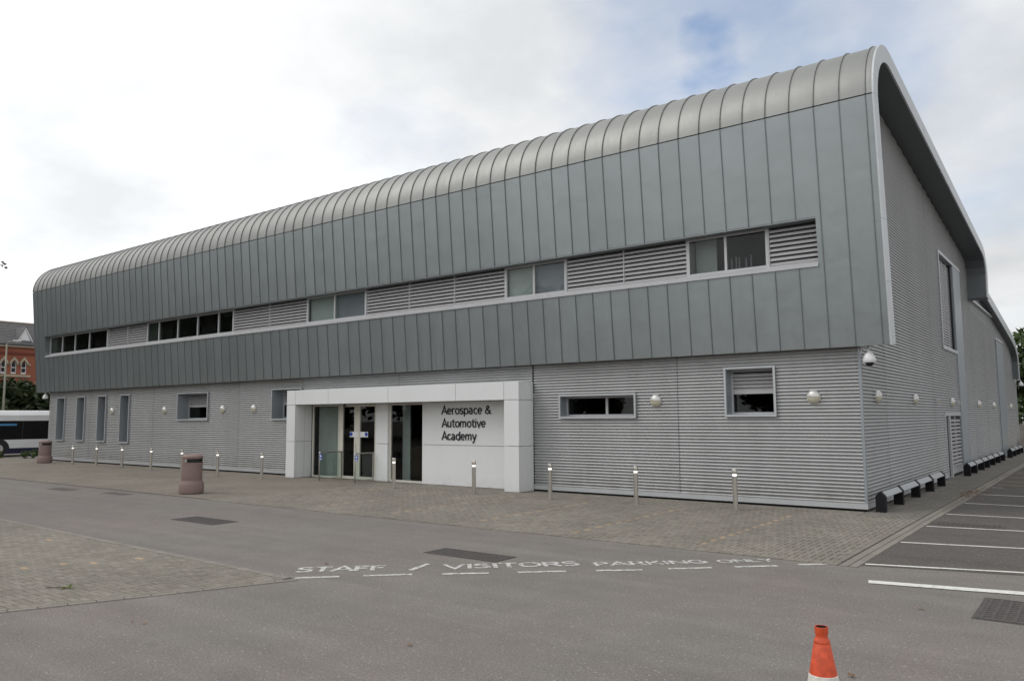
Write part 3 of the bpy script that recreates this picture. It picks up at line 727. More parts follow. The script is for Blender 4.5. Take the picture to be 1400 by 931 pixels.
def cut(u0, u1, z0, z1, holes):
    us = sorted({u0, u1}|{min(max(v, u0), u1) for h in holes for v in h[:2]}); out = []
    for a, b in zip(us, us[1:]):
        if b-a < 1e-4: continue
        m_ = (a+b)/2; hs = sorted([(h[2], h[3]) for h in holes if h[0] < m_ < h[1]]); z = z0
        for h0, h1 in hs:
            if h0 > z: out.append((a, b, z, min(h0, z1)))
            z = max(z, h1)
        if z < z1: out.append((a, b, z, z1))
    return out
FH = [(-40.86, -39.90, 1.09, 3.38), (-38.52, -37.62, 1.09, 3.38), (-36.22, -35.34, 1.09, 3.38), (-33.92, -33.02, 1.06, 3.38), (-28.72, -26.28, 2.13, 3.34), (-21.80, -19.95, 2.13, 3.34), (-8.16, -5.69, 2.13, 2.79), (-3.17, -1.90, 2.15, 3.36)]
FHin = [(a+.04, b-.04, c+.04, d-.04) for a, b, c, d in FH]
PORT = (-19.93, -9.12)
fseams = [-41.88, -37.15, -30.87, -24.09, -19.93, -14.74, -9.21, -4.47, 0]
for a, b in zip(fseams, fseams[1:]):
    z0 = .17 if not (PORT[0]-.01 <= a and b <= PORT[1]+.1) else 3.0
    if a == -14.74: b = -9.14
    if a == -9.21: a = -9.10
    cells = cut(a+.007, b-.007, z0, 3.98, FHin)
    corr_cells(cells, False).build('corrugated_panel', MT['corr'], bld, smooth=True, recalc=False)
    for c in cells: pass
    bk = MB()
    for c in cut(a, b, z0-.1, 4.0, FHin): bk.box(c[0], .012, c[2], c[1], .2, c[3])
    bk.build('wall_core', MT['dark'], bld)
# base trims and plinth
for a, b in ((-41.9, -19.93), (-9.10, .052)):
    MB().box(a, -.052, .065, b, .01, .185).build('base_trim', MT['trim'], bld); MB().box(a, .06, .0, b-.06, .2, .064).build('plinth', MT['dark'], bld)
MB().box(-.008, -.050, .186, .050, .008, 3.72).build('corner_trim', MT['reveal'], bld)
MB().box(-41.91, -.026, .186, -41.87, .008, 3.95).build('corner_trim', MT['trim'], bld)

def wall_window(a, b, c, d, split, louv=0., depth=.30, pr=.10, mulls=(), dark=False):
    root = empty('window'); root.parent = bld
    t = .05
    f = MB()
    f.box(a, -pr, c, a+t, depth, d); f.box(b-t, -pr, c, b, depth, d); f.box(a+t, -pr, d-t, b-t, depth, d); f.box(a+t, -pr, c, b-t, depth, c+t)
    f.build('reveal', MT['reveal'], root)
    e = MB()
    e.box(a-.012, -pr-.012, c-.012, a+t-.012, -pr-.001, d+.012); e.box(b-t+.012, -pr-.012, c-.012, b+.012, -pr-.001, d+.012); e.box(a+t-.012, -pr-.012, d-t+.012, b-t+.012, -pr-.001, d+.012); e.box(a+t-.012, -pr-.012, c-.012, b-t+.012, -pr-.001, c+t-.012)
    e.build('frame_edge', MT['trim'], root)
    y = depth-.12
    ia, ib, ic, id_ = a+t, b-t, c+t, d-t
    zt = id_-louv*(id_-ic)
    fr = MB(); w = .05
    fr.box(ia, y, ic, ia+w, y+.06, id_); fr.box(ib-w, y, ic, ib, y+.06, id_); fr.box(ia+w, y, ic, ib-w, y+.06, ic+w); fr.box(ia+w, y, id_-w, ib-w, y+.06, id_)
    if louv: fr.box(ia+w, y-.01, zt-.05, ib-w, y+.06, zt+.03)
    for mx_ in mulls: fr.box(mx_-.035, y-.005, ic+w, mx_+.035, y+.06, (zt-.05) if louv else id_-w)
    fr.build('frame', MT['frame'], root)
    xs = [ia+w]+[m for m in mulls]+[ib-w]
    for x0, x1 in zip(xs, xs[1:]): MB().box(x0-.005, y+.02, ic+w-.005, x1+.005, y+.03, (zt if louv else id_)-w+.005).build('pane', MT['glass'], root)
    if louv:
        MB().box(ia+w, y+.065, zt, ib-w, y+.075, id_).build('louvre_backing', MT['dark'], root)
        n = max(3, round((id_-w-zt-.03)/.095)); me = slat_mesh(ib-ia-2*w, depth=.05, drop=.04)
        for q in range(n): link('slat', me, root, (ia+w, y+.055, zt+.07+q*(id_-w-zt-.05)/n))
    rb = MB(); D_ = 2.0; yb = y+.09
    rb.quad((ia, yb+D_, ic), (ib, yb+D_, ic), (ib, yb+D_, id_), (ia, yb+D_, id_)); rb.quad((ia, yb, ic), (ia, yb+D_, ic), (ia, yb+D_, id_), (ia, yb, id_)); rb.quad((ib, yb, ic), (ib, yb+D_, ic), (ib, yb+D_, id_), (ib, yb, id_))
    rb.quad((ia, yb, id_), (ib, yb, id_), (ib, yb+D_, id_), (ia, yb+D_, id_)); rb.quad((ia, yb, ic), (ib, yb, ic), (ib, yb+D_, ic), (ia, yb+D_, ic))
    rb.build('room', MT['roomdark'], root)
    return root
for i, (a, b, c, d) in enumerate(FH):
    if i < 4: wall_window(a, b, c, d, 0, 0, .42)
    elif i == 4: wall_window(a, b, c, d, 0, .48, .55, mulls=(-27.0,))
    elif i == 5: wall_window(a, b, c, d, 0, .48, .55, mulls=(-20.9,))
    elif i == 6: wall_window(a, b, c, d, 0, 0, .34, mulls=(-6.76,))
    else: wall_window(a, b, c, d, 0, .50, .34)

# --- side wall along the car park
def ztop(y):
    if y < 18.9: return min(roofz(max(y, 1.2))-TH*.75, 10.6 if y > .3 else 3.9+ (y+.1)*20)
    return 7.03
def zsteps(u0, u1, z0, holes):
    out = []; n = max(1, round((u1-u0)/.3))
    for k in range(n):
        a, b = u0+(u1-u0)*k/n, u0+(u1-u0)*(k+1)/n
        out += cut(a, b, z0, ztop((a+b)/2), holes)
    return out
TALL = (11.45, 14.55, 4.45, 7.90)
DOOR = (11.15, 11.95, .0, 2.22); LOUV = (12.15, 14.55, .10, 2.20)
PIL = (14.6, 16.4, 0, 7.95); SL2 = (27.95, 31.2, 0, 6.1)
sh_ = [TALL, DOOR, LOUV, PIL, SL2]
sseams = [0, 2.35, 9.22, 14.6, 18.85, 23.09, 28.0, 33.2, 38.0]
for a, b in zip(sseams, sseams[1:]):
    corr_cells(zsteps(a+(.015 if a else .007), b-.015, .17, sh_), True).build('corrugated_panel', MT['corr'], bld, smooth=True, recalc=False)
    bk = MB()
    hs = [(TALL[0]-.0, TALL[1], TALL[2], TALL[3])]
    for c in zsteps(a, b, .066, [TALL]): bk.box(-.2, c[0], c[2], -.012, c[1], c[3])
    bk.build('wall_core', MT['dark'], bld)
MB().box(-.01, .012, .065, .052, 11.1, .185).build('base_trim', MT['trim'], bld); MB().box(-.01, 16.4, .065, .052, 27.95, .185).build('base_trim', MT['trim'], bld); MB().box(-.01, 31.2, .065, .052, 38, .185).build('base_trim', MT['trim'], bld)
MB().box(-.2, .2, 0, -.06, 38, .064).build('plinth', MT['dark'], bld)
MB().box(-.2, 37.98, .07, .06, 38.05, 6).build('corner_trim', MT['trim'], bld)
# smooth wall above the flashing on the lower rear block
LR = [(19.45, 8.15), (22, 7.90), (26, 7.50), (30, 7.08), (33.5, 6.70), (35.2, 6.42), (36.3, 5.98), (36.75, 5.45), (36.85, 4.3)]
poly = [(18.7, 7.03), (36.6, 7.03-.9), (36.6, 5.9)]+[(y, z-.2) for y, z in LR[4::-1]]
MB().prism([(19.45, 6.6), (34.6, 6.0), (34.6, 6.3)]+[(y, z-.2) for y, z in LR[4::-1]], lambda p, t: (t, p[0], p[1]), -.15, .022).build('smooth_panel', MT['reveal'], bld)
MB().box(0, 18.7, 6.98, .16, 26.4, 7.05).build('flashing', MT['fascia'], bld)
o1, i1 = LR, offset(LR, .42); mb = MB(); mt_ = MB(); o3 = offset(LR, -.015); i3 = offset(LR, .43)
for k in range(len(LR)-1):
    mb.prism([o1[k], o1[k+1], i1[k+1], i1[k]], fx, -42, .34); mt_.prism([o3[k], o3[k+1], i3[k+1], i3[k]], fx, .341, .37)
mb.build('lower_roof', MT['soffit'], bld); mt_.build('end_trim', MT['fascia'], bld)
mb = MB(); i4 = offset(LR, -.01)
# tall louvred window with its deep frame
root = empty('louvred_window'); root.parent = bld
y0, y1, z0, z1 = TALL
f = MB(); f.box(-.75, y0, z0, .06, y0+.09, z1); f.box(-.75, y0+.09, z1-.09, .06, y1, z1); f.box(-.75, y0+.09, z0, .06, y1, z0+.09)
f.build('reveal', MT['reveal'], root)
e = MB(); e.box(.061, y0-.02, z0-.02, .085, y0+.10, z1+.02); e.box(.061, y0+.101, z1-.09, .085, y1+1.85, z1+.02); e.box(.061, y0+.101, z0-.02, .085, y1, z0+.09); e.build('frame_edge', MT['trim'], root)
MB().box(-.24, y0+.09, z0+.09, -.22, y1+.1, z1-.09).build('louvre_backing', MT['dark'], root)
for y in (y0+.55, y0+1.6, y0+2.5): MB().box(-.20, y-.03, z0+.09, -.06, y+.03, z1-.09).build('mullion', MT['trim'], root)
me = slat_mesh(y1-y0-.56, axis='y', depth=.11, drop=.06)
n = 34
for q in range(n): link('slat', me, root, (-.18, y0+.55, z0+.14+q*(z1-z0-.22)/n))
# pilasters: flat grey bays
mb = MB(); mb.box(-.75, PIL[0], 4.45, .055, PIL[0]+.05, PIL[3]-.1); 
MB().bbox(-.3, PIL[0]+.02, 0.02, .07, PIL[1], PIL[3]-.10, .01).build('pilaster', MT['reveal'], bld)
MB().bbox(-.3, SL2[0]+.25, .02, .07, SL2[1], SL2[3]-.12, .01).build('pilaster', MT['reveal'], bld)
MB().box(-.3, SL2[0], .02, -.14, SL2[0]+.25, SL2[3]).build('slot', MT['dark'], bld); MB().box(-.3, SL2[0], SL2[3]-.11, .09, SL2[1]+.05, SL2[3]+.03).build('slot_head', MT['trim'], bld)
# side door and its louvred neighbour
root = empty('side_door'); root.parent = bld
f = MB(); f.box(-.25, DOOR[0], 0, .055, DOOR[0]+.1, 2.22); f.box(-.25, DOOR[0]+.1, 2.12, .055, LOUV[0]+2.45, 2.24); f.box(-.25, DOOR[1], 0, .055, DOOR[1]+.22, 2.119); f.build('frame', MT['frame'], root)
MB().box(-.12, DOOR[0]+.1, .02, -.09, DOOR[1], 2.119).build('door_leaf', MT['reveal'], root)
MB().box(-.085, DOOR[0]+.55, .85, -.05, DOOR[0]+.60, 1.45).build('handle', MT['steel'], root)
root = MB().box(-.12, LOUV[0]+.03, .1, -.1, LOUV[1]+.04, 2.119).build('louvred_door', MT['dark'], bld)
me = slat_mesh(LOUV[1]-LOUV[0]-.1, axis='y', depth=.10, drop=.06)
for q in range(13): link('slat', me, root, (-.07, LOUV[0]+.06, .40+q*.132))
MB().box(-.09, LOUV[0]+.03, .1, .03, LOUV[1]+.04, .34).build('kick_panel', MT['frame'], root)
MB().box(-.05, 13.35, .34, .035, 13.39, 2.119).build('frame', MT['frame'], root)
# left, rear and inner closing walls
MB().box(-41.86, .21, .07, -41.7, 37.9, 8.2).build('wall_core', MT['corr'], bld); MB().box(-41.9, 37.8, .07, -.2, 37.97, 5.6).build('wall_core', MT['corr'], bld)

# --- white entrance portal
YP = -.76
px = [-19.93, -19.42, -17.57, -14.54, -11.56, -9.67, -9.12]
zj = [0.015, 1.33, 2.672, 3.21]
G = .013
def wp(x0, y0, z0, x1, y1, z1): return MB().bbox(x0+G/2, y0, z0+G/2, x1-G/2, y1, z1-G/2, .004).build('white_panel', MT['white'], bld)
for a, b in zip(px, px[1:]): wp(a, YP, zj[2], b, YP+.10, zj[3])
for a, b in ((px[0], px[1]), (px[5], px[6])):
    for z0, z1 in ((zj[0], zj[1]), (zj[1], zj[2])): wp(a, YP, z0, b, YP+.1, z1)
def wpy(x0, x1, y0, y1, z0, z1): return MB().bbox(x0, y0+G/2, z0+G/2, x1, y1-G/2, z1-G/2, .004).build('white_panel', MT['white'], bld)
for z0, z1 in zip(zj, zj[1:]):
    wpy(px[6]-.1, px[6], YP+.1, -.14, z0, z1); wpy(px[6]-.1, px[6]-.002, -.14, -.032, z0, z1)
    wpy(px[0], px[0]+.1, YP+.1, -.032, z0, z1)
for z0, z1 in ((zj[0], zj[1]), (zj[1], zj[2])):
    wpy(px[1]-.1, px[1], YP+.1, YP+.45, z0, z1); wpy(px[1]-.1, px[1], YP+.45, .02, z0, z1); wpy(px[5], px[5]+.1, YP+.1, -.11, z0, z1)
MB().box(px[0]+.1, YP+.1, zj[3]-.06, px[6]-.1, .0, zj[3]-.02).build('portal_roof', MT['trim'], bld); MB().box(px[1], YP+.1, zj[2]+.004, px[5], .2, zj[2]+.04).build('portal_soffit', MT['white'], bld)
cr = MB(); cr.box(px[0]+.11, YP+.11, .02, px[1]-.11, -.03, zj[2]); cr.box(px[5]+.11, YP+.11, .02, px[6]-.11, -.03, zj[2]); cr.box(px[0]+.11, YP+.105, zj[2]+.05, px[6]-.11, -.03, zj[3]-.07); cr.build('portal_core', MT['dark'], bld)
for z0, z1 in ((zj[0], 1.29), (1.29, zj[2])): wp(-13.60, -.10, z0, px[5]+.0, .0, z1); wp(-15.82, -.10, z0, -15.22, .12, z1)
MB().box(-13.6, .001, .015, px[5], .1, zj[2]).build('portal_core', MT['dark'], bld)
# glazing
def glazed(x0, x1, y, name, stiles, rail=.09, z1=2.6, mat='cream'):
    root = empty(name); root.parent = bld
    f = MB()
    for a, b in stiles: f.box(a, y-.03, .02, b, y+.04, z1)
    xs = [s for st in stiles for s in st][1:-1]
    for a, b in zip(xs[0::2], xs[1::2]):
        f.box(a, y-.028, .02, b, y+.038, .02+rail); f.box(a, y-.028, z1-rail*.8, b, y+.038, z1)
        MB().box(a-.01, y, .02+rail-.01, b+.01, y+.012, z1-rail*.8+.01).build('pane', MT['glass'], root)
    f.build('frame', MT[mat], root); return root
glazed(-19.33, -17.86, .0, 'glazed_screen', [(-19.33, -19.27), (-17.87, -17.83)], .06, 2.66)
d = glazed(-17.82, -15.9, .02, 'entrance_door', [(-17.83, -17.64), (-17.03, -16.73), (-15.97, -15.83)], .10, 2.66)
MB().box(-16.95, -.0105, .9, -16.91, -.0, 1.25).build('handle', MT['steel'], d)
for x, sx in ((-17.24, 1), (-16.70, 1)):
    MB().box(x, -.022, 1.50, x+.40, -.012, 1.69).build('door_notice', MT['stickwhite'], d)
for x in (-17.17, -16.38): MB().add([(x+.075*cos(2*pi*k/20), -.0235, 1.605+.075*sin(2*pi*k/20)) for k in range(20)], [tuple(range(20))]).build('blue_disc', MT['blue'], d)
glazed(-15.22, -13.62, .0, 'glazed_screen', [(-15.22, -15.14), (-13.66, -13.62)], .07, 2.66)
MB().lathe([(.05, 0), (.055, .02), (.055, .08), (.03, .1)], 14, (-16.75, YP+.04, zj[2]-.1)).build('door_sensor', MT['black'], bld)
# lobby
lb = MB(); X0, X1, Y0, Y1, Z1 = -19.5, -13.55, .13, 5.0, 2.69
lb.quad((X0, Y1, .01), (X1, Y1, .01), (X1, Y1, Z1), (X0, Y1, Z1)); lb.quad((X0, Y0, .01), (X0, Y1, .01), (X0, Y1, Z1), (X0, Y0, Z1)); lb.quad((X1, Y0, .01), (X1, Y1, .01), (X1, Y1, Z1), (X1, Y0, Z1)); lb.quad((X0, Y0, Z1), (X1, Y0, Z1), (X1, Y1, Z1), (X0, Y1, Z1))
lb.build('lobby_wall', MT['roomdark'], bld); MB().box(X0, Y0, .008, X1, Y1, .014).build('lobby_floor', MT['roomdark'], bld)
pt = MB()
for k in range(9): pt.box(-19.25+k*.125, .22, .02, -19.25+k*.125+.117, .26, 2.6)
pt.build('lobby_partition', MT['blind_pale'], bld)
MB().box(-15.1, .5, .02, -14.75, .55, 2.6).build('lobby_partition', MT['blind_pale'], bld)
MB().bbox(-16.4, 2.0, .02, -14.2, 2.6, 1.1, .02).build('reception_desk', simple('desk_wood', (.10, .075, .05), .4), bld)
# lettering on the white wall
for body, x, z, w in (('Aerospace &', -12.72, 2.27, 2.06), ('Automotive', -12.71, 1.86, 1.84), ('Academy', -12.71, 1.455, 1.46)):
    me = text_mesh(body, 'sign_lettering', w, .265, MT['black'], .012)
    o = link('sign_lettering', me, bld, (x, -.112, z)); o.rotation_euler = (pi/2, 0, 0)

# ------------------------------------------------------------------ wall lights, cameras
def wall_light(loc, rz, label):
    r = empty('wall_light', loc, rz, label, 'wall light', 'round bulkhead wall lights')
    def dome(a0, a1, rr, d, z_off=0):
        vs = []; fs = []; nr, na = 6, 18
        for i in range(nr+1):
            t = i/nr*pi/2
            for k in range(na+1):
                a = a0+(a1-a0)*k/na; vs.append((rr*sin(t)*cos(a), -.035-d*cos(t), rr*sin(t)*sin(a)))
        for i in range(nr):
            for k in range(na): q = i*(na+1)+k; fs.append((q, q+1, q+na+2, q+na+1))
        return MB().add(vs, fs)
    b_ = MB(); n = 24
    b_.add([(.165*cos(2*pi*k/n), y, .165*sin(2*pi*k/n)) for y in (.0, -.04) for k in range(n)], [(k, (k+1) % n, n+(k+1) % n, n+k) for k in range(n)]+[tuple(range(n, 2*n))])
    b_.build('base', MT['hood'], r, 40)
    dome(0, pi, .165, .105).build('hood', MT['hood'], r, True); dome(pi, 2*pi, .16, .095).build('diffuser', MT['diffuser'], r, True)
    return r
fl = [(-34.76, 2.60, 'round wall light between the third and fourth tall narrow windows'), (-29.85, 2.59, 'round wall light just left of the square window far from the entrance'), (-25.21, 2.58, 'round wall light just right of the square window left of the portal'),
      (-23.02, 2.58, 'round wall light next left of the white entrance portal'), (-5.10, 2.58, 'round wall light right of the wide low window'), (-1.02, 2.59, 'round wall light between the square window and the right corner')]
l0 = None
for x, z, lab in fl:
    if l0 is None: l0 = wall_light((x, -.022, z), 0, lab); continue
    c = copy_tree(l0); c.location = (x, -.022, z); c['label'] = lab
for y, lab in ((1.38, 'round wall light on the side wall nearest the corner camera'), (6.0, 'second round wall light along the side wall from the corner'), (12.69, 'round wall light above the side door'), (19.91, 'round wall light beyond the first grey pilaster on the side wall'), (25.36, 'round wall light just before the far pilaster on the side wall'), (33.66, 'round wall light nearest the far end of the side wall')):
    c = copy_tree(l0); c.location = (.022, y, 2.60); c.rotation_euler = (0, 0, pi/2); c['label'] = lab
for y, lab in ((9.6, 'small grey sensor box on a seam of the side wall'), (14.1, 'small floodlight beside the wall light over the side door'), (32.0, 'small white sensor by the last wall light of the side wall')):
    r = empty('wall_sensor', (.022, y, 2.6), pi/2, lab, 'sensor')
    MB().bbox(-.06, -.10, -.06, .06, 0, .06, .015).build('housing', MT['hood'], r); MB().bbox(-.035, -.16, -.05, .035, -.102, .02, .012).build('lens', MT['diffuser'], r)
def dome_camera(loc, rz, label):
    r = empty('security_camera', loc, rz, label, 'security camera', 'dome security cameras')
    MB().bbox(-.05, 0, -.06, .05, .05, .09, .012).build('wall_plate', MT['camwhite'], r)
    MB().tube([(0, .0, .05), (0, -.10, .12), (0, -.2, .11), (0, -.24, .03), (0, -.24, -.02)], .026, 10).build('arm', MT['camwhite'], r, True)
    MB().lathe([(.03, .0), (.045, -.03), (.10, -.09), (.135, -.18), (.14, -.25), (.125, -.27)][::-1], 24, (0, -.24, 0)).build('housing', MT['camwhite'], r, 50)
    MB().lathe([(.09, -.271), (.085, -.30), (.06, -.335), (.02, -.35)][::-1], 18, (0, -.24, 0)).build('lens_dome', MT['black'], r, 50)
    return r
c0 = dome_camera((.05, -.02, 3.60), rad(60), 'white dome security camera on the right corner under the zinc overhang')
c = copy_tree(c0); c.location = (-41.95, -.02, 3.62); c.rotation_euler = (0,0,rad(-45)); c['label'] = 'white dome security camera on the far left corner of the building'
c = copy_tree(c0); c.location = (.10, 37.6, 4.15); c.rotation_euler = (0,0,rad(100)); c['label'] = 'white dome security camera at the far end of the side wall'

# ------------------------------------------------------------------ bollards
def bollard(loc, label):
    r = empty('bollard', loc, 0, label, 'bollard', 'steel light bollards along the front')
    MB().lathe([(.056, .012), (.056, .765)], 20).build('post', MT['steel'], r, 40)
    MB().lathe([(.11, .0), (.11, .011), (.06, .013)], 20).build('base_plate', MT['kerbstone'], r, 40)
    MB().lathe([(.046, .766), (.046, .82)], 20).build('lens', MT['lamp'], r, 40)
    MB().lathe([(.056, .821), (.058, .826), (.058, .92), (.05, .93)], 20).build('cap', MT['steel'], r, 40)
    return r
BL = [(-2.51, -1.30, 'steel light bollard nearest the right corner of the building'), (-4.94, -1.55, 'steel light bollard below the wall light right of the wide low window'), (-7.38, -1.74, 'steel light bollard just right of the white portal'), (-9.95, -1.79, 'steel light bollard in front of the lettered white wall'),
      (-13.21, -1.75, 'steel light bollard in front of the dark glazed screen'), (-20.04, -1.70, 'steel light bollard just left of the white portal'), (-22.77, -1.76, 'steel light bollard just right of the large litter bin'), (-25.51, -1.63, 'steel light bollard half hidden behind the large litter bin'),
      (-28.42, -1.37, 'steel light bollard just left of the large litter bin'), (-31.63, -1.03, 'steel light bollard below the fourth tall narrow window'), (-34.18, -.99, 'steel light bollard between the second and third tall narrow windows'), (-36.20, -1.19, 'steel light bollard nearest the far litter bin')]
b0 = None
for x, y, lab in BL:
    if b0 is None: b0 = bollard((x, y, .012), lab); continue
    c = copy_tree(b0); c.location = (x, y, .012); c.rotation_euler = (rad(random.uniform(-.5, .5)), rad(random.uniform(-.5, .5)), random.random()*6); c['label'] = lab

# ------------------------------------------------------------------ litter bins
def litter_bin(loc, rz, label):
    r = empty('litter_bin', loc, rz, label, 'litter bin', 'round granite litter bins')
    MB().lathe([(.30, .0), (.335, .03), (.345, .08), (.345, .27), (.33, .31), (.30, .36), (.295, .39)], 36).build('plinth', MT['granite'], r, 35)
    # drum with a real opening on one side
    seg = 48; vs = []; fs = []; zs = [.391, .41, .60, .80, .812, .822, .90, 1.01, 1.03]; rs = [.285, .29, .29, .29, .281, .29, .29, .29, .29]
    for z, q in zip(zs, rs):
        for k in range(seg): vs.append((q*cos(2*pi*k/seg), q*sin(2*pi*k/seg), z))
    for i in range(len(zs)-1):
        for k in range(seg):
            if i == 6 and 0 <= k < 13: continue
            fs.append((i*seg+k, i*seg+(k+1) % seg, (i+1)*seg+(k+1) % seg, (i+1)*seg+k))
    MB().add(vs, fs).build('drum', MT['granite'], r, 35)
    MB().lathe([(.292, 1.031), (.30, 1.05), (.29, 1.085), (.24, 1.12), (.13, 1.14), (.02, 1.143)], 36).build('lid', MT['granite'], r, 35)
    MB().lathe([(.26, .85), (.26, 1.03)], 24, cap=False).build('liner', MT['dark'], r)
    a = rad(-12); MB().add([(.297*cos(a+t), .297*sin(a+t), z) for z in (.91, 1.0) for t in (0, .1, .2, .26)], [(0,1,5,4),(1,2,6,5),(2,3,7,6)]).build('stub_plate', MT['steel'], r)
    return r
lb0 = litter_bin((-17.01, -6.21, .012), rad(-62), 'large red granite litter bin standing on the paving left of the entrance')
c = copy_tree(lb0); c.location = (-38.81, -1.4, .012); c.rotation_euler = (0,0,rad(-55)); c['label'] = 'far red granite litter bin by the left corner of the building'

# ------------------------------------------------------------------ traffic cone
r = empty('traffic_cone', (2.83, -13.39, .0), rad(20), 'orange traffic cone with a white sleeve standing on the tarmac in the foreground', 'traffic cone')
MB().bbox(-.20, -.20, .0, .20, .20, .035, .015).build('base', MT['rubber'], r)
ct = MB(); prof = []
for z, q in ((.036, .158), (.08, .150), (.445, .088), (.640, .0535), (.643, .051), (.648, .0525), (.662, .051), (.672, .044), (.684, .0385), (.695, .0390), (.706, .0425), (.735, .0425), (.744, .0445), (.751, .043), (.750, .037)): prof.append((q, z))
ct.lathe(prof, 40, cap=False).build('cone_body', MT['cone'], r, 32)
MB().lathe([(.0368, .7495), (.034, .60), (.001, .598)], 24, cap=False).build('inside', MT['rubber'], r)  # inner wall coloured black for the shade inside the hole
MB().lathe([(.134, .19), (.137, .193), (.0915, .443), (.088, .446)], 40, cap=False).build('sleeve', MT['sleeve'], r, 32)

# ------------------------------------------------------------------ low barriers along the side wall
def barrier(ys, x, label):
    r = empty('wall_barrier', (x, ys[0], .012), 0, label, 'barrier', 'low black post barriers along the side wall')
    w, t, sh, ap = .105, .14, .345, .465
    post = [(-w, 0), (w, 0), (w, sh), (0, ap), (-w, sh)]
    fy = lambda p, q: (p[0], q, p[1])
    pmsh = MB().prism(post, fy, -t/2, t/2).mesh('post', MT['paint_black'])
    for y in ys: link('post', pmsh, r, (random.uniform(-.006, .006), y-ys[0], 0))
    for a, b in zip(ys, ys[1:]):
        y0, y1 = a-ys[0]+t/2, b-ys[0]-t/2
        k = .007
        pl = MB().prism([(0, ap-.03), (w-.010, sh-.015), (w-.010, sh-.029), (0, ap-.045)], fy, y0+.004, y1-.004)
        pl.prism([(-.001, ap-.03), (-.001, ap-.045), (-w+.010, sh-.029), (-w+.010, sh-.015)], fy, y0+.004, y1-.004); pl.build('rail_plate', MT['plate'], r)
    return r
barrier([.10, 1.95, 4.03, 6.0, 8.0], .30, 'nearest low barrier of five black gabled posts with grey plates by the corner')
barrier([12.95, 14.65, 16.7, 18.4, 20.4, 22.35, 24.4], .37, 'middle low barrier of seven black gabled posts beyond the side door')
barrier([27.4, 29.5, 31.6, 33.7], .42, 'farthest low barrier of black gabled posts at the end of the side wall')

# ------------------------------------------------------------------ glass guard screens by the doors
def guard(x, y0, y1, label):
    r = empty('guard_screen', (x, y0, .012), 0, label, 'guard screen', 'glass guard screens at the entrance doors')
    MB().tube([(0, 0, 0), (0, 0, .93), (0, .03, .97), (0, y1-y0, .97)], .02, 10).build('front_post', MT['steel'], r, True)
    MB().box(-.015, y1-y0-.04, 0, .015, y1-y0, .955).build('rear_post', MT['steel'], r)
    MB().box(-.02, .021, .05, .02, y1-y0-.041, .075).build('bottom_rail', MT['steel'], r)
    MB().box(-.005, .022, .08, .005, y1-y0-.042, .948).build('pane', MT['glass_clear'], r)
    MB().lathe([(.03, .955), (.032, .985), (.01, 1.0)], 12).build('post_cap', MT['stickwhite'], r, 40)
    st = MB().box(.03, -.035, .72, .17, -.028, .92).build('sticker', MT['blue'], r)
    s_ = MB().add([(.10+.035*cos(2*pi*k/14), -.0355, .85+.045*sin(2*pi*k/14)) for k in range(14)], [tuple(range(14))]); s_.box(.045, -.0365, .735, .155, -.0355, .765); s_.build('symbol', MT['stickwhite'], st)
guard(-17.62, -1.05, -.05, 'glass guard screen with blue sticker left of the entrance doors')
guard(-15.86, -.98, -.15, 'glass guard screen with blue sticker right of the entrance doors')

# ------------------------------------------------------------------ vegetation
def leaves(mb, c, rx, ry, rz, n, size, rng, clumps=18, lo=0., hi=1., shell=.55):
    cl = []
    for k in range(clumps):
        while True:
            p = Vector((rng.uniform(-1, 1), rng.uniform(-1, 1), rng.uniform(-1, 1)))
            if shell*.7 < p.length < 1: break
        cl.append((p, rng.uniform(.22, .42), rng.uniform(lo, hi)))
    for k in range(n):
        p0, cr_, tn = rng.choice(cl)
        d = Vector((rng.gauss(0, 1), rng.gauss(0, 1), rng.gauss(0, 1))).normalized()*cr_*rng.random()**.4
        p = p0+d
        q = Vector((c[0]+p.x*rx, c[1]+p.y*ry, c[2]+p.z*rz))
        a = Vector((rng.gauss(0, 1), rng.gauss(0, 1), rng.gauss(0, .7))).normalized(); b = a.orthogonal().normalized(); 
        b = (b*cos(rng.random()*6)+a.cross(b)*sin(rng.random()*6)).normalized(); s = size*rng.uniform(.6, 1.3)
        mb.add([q-a*s, q+b*s*.45, q+a*s, q-b*s*.45], [(0,1,2,3)], min(1, max(0, tn+rng.uniform(-.25, .25))))
def tree(loc, h, cr, label, cat, mat, n, size, seed, group=None, name='tree', trunk=True, squash=1., cz=None, clumps=22):
    rng = random.Random(seed); r = empty(name, loc, 0, label, cat, group)
    z = cz if cz else h-cr*squash
    t = MB(); R0 = h*.022+.03
    t.tube([(0,0,0), (.05,.03,h*.25), (-.04,.06,h*.5), (.03,0,h*.8)], [R0, R0*.8, R0*.55, R0*.2], 9)
    for k in range(7):
        a = k*2.4+rng.random(); z0 = h*(.28+.06*k); e = cr*.75
        t.tube([(0,0.03,z0), (cos(a)*e*.5, sin(a)*e*.5, z0+h*.10), (cos(a)*e, sin(a)*e, min(h*.9, z0+h*.17))], [R0*.42, R0*.26, R0*.08], 6)
    t.build('trunk', MT['bark'], r, True)
    m = MB(); leaves(m, (0,0,z), cr, cr, cr*squash, n, size, rng, clumps); m.build('crown', mat, r, recalc=False)
    return r
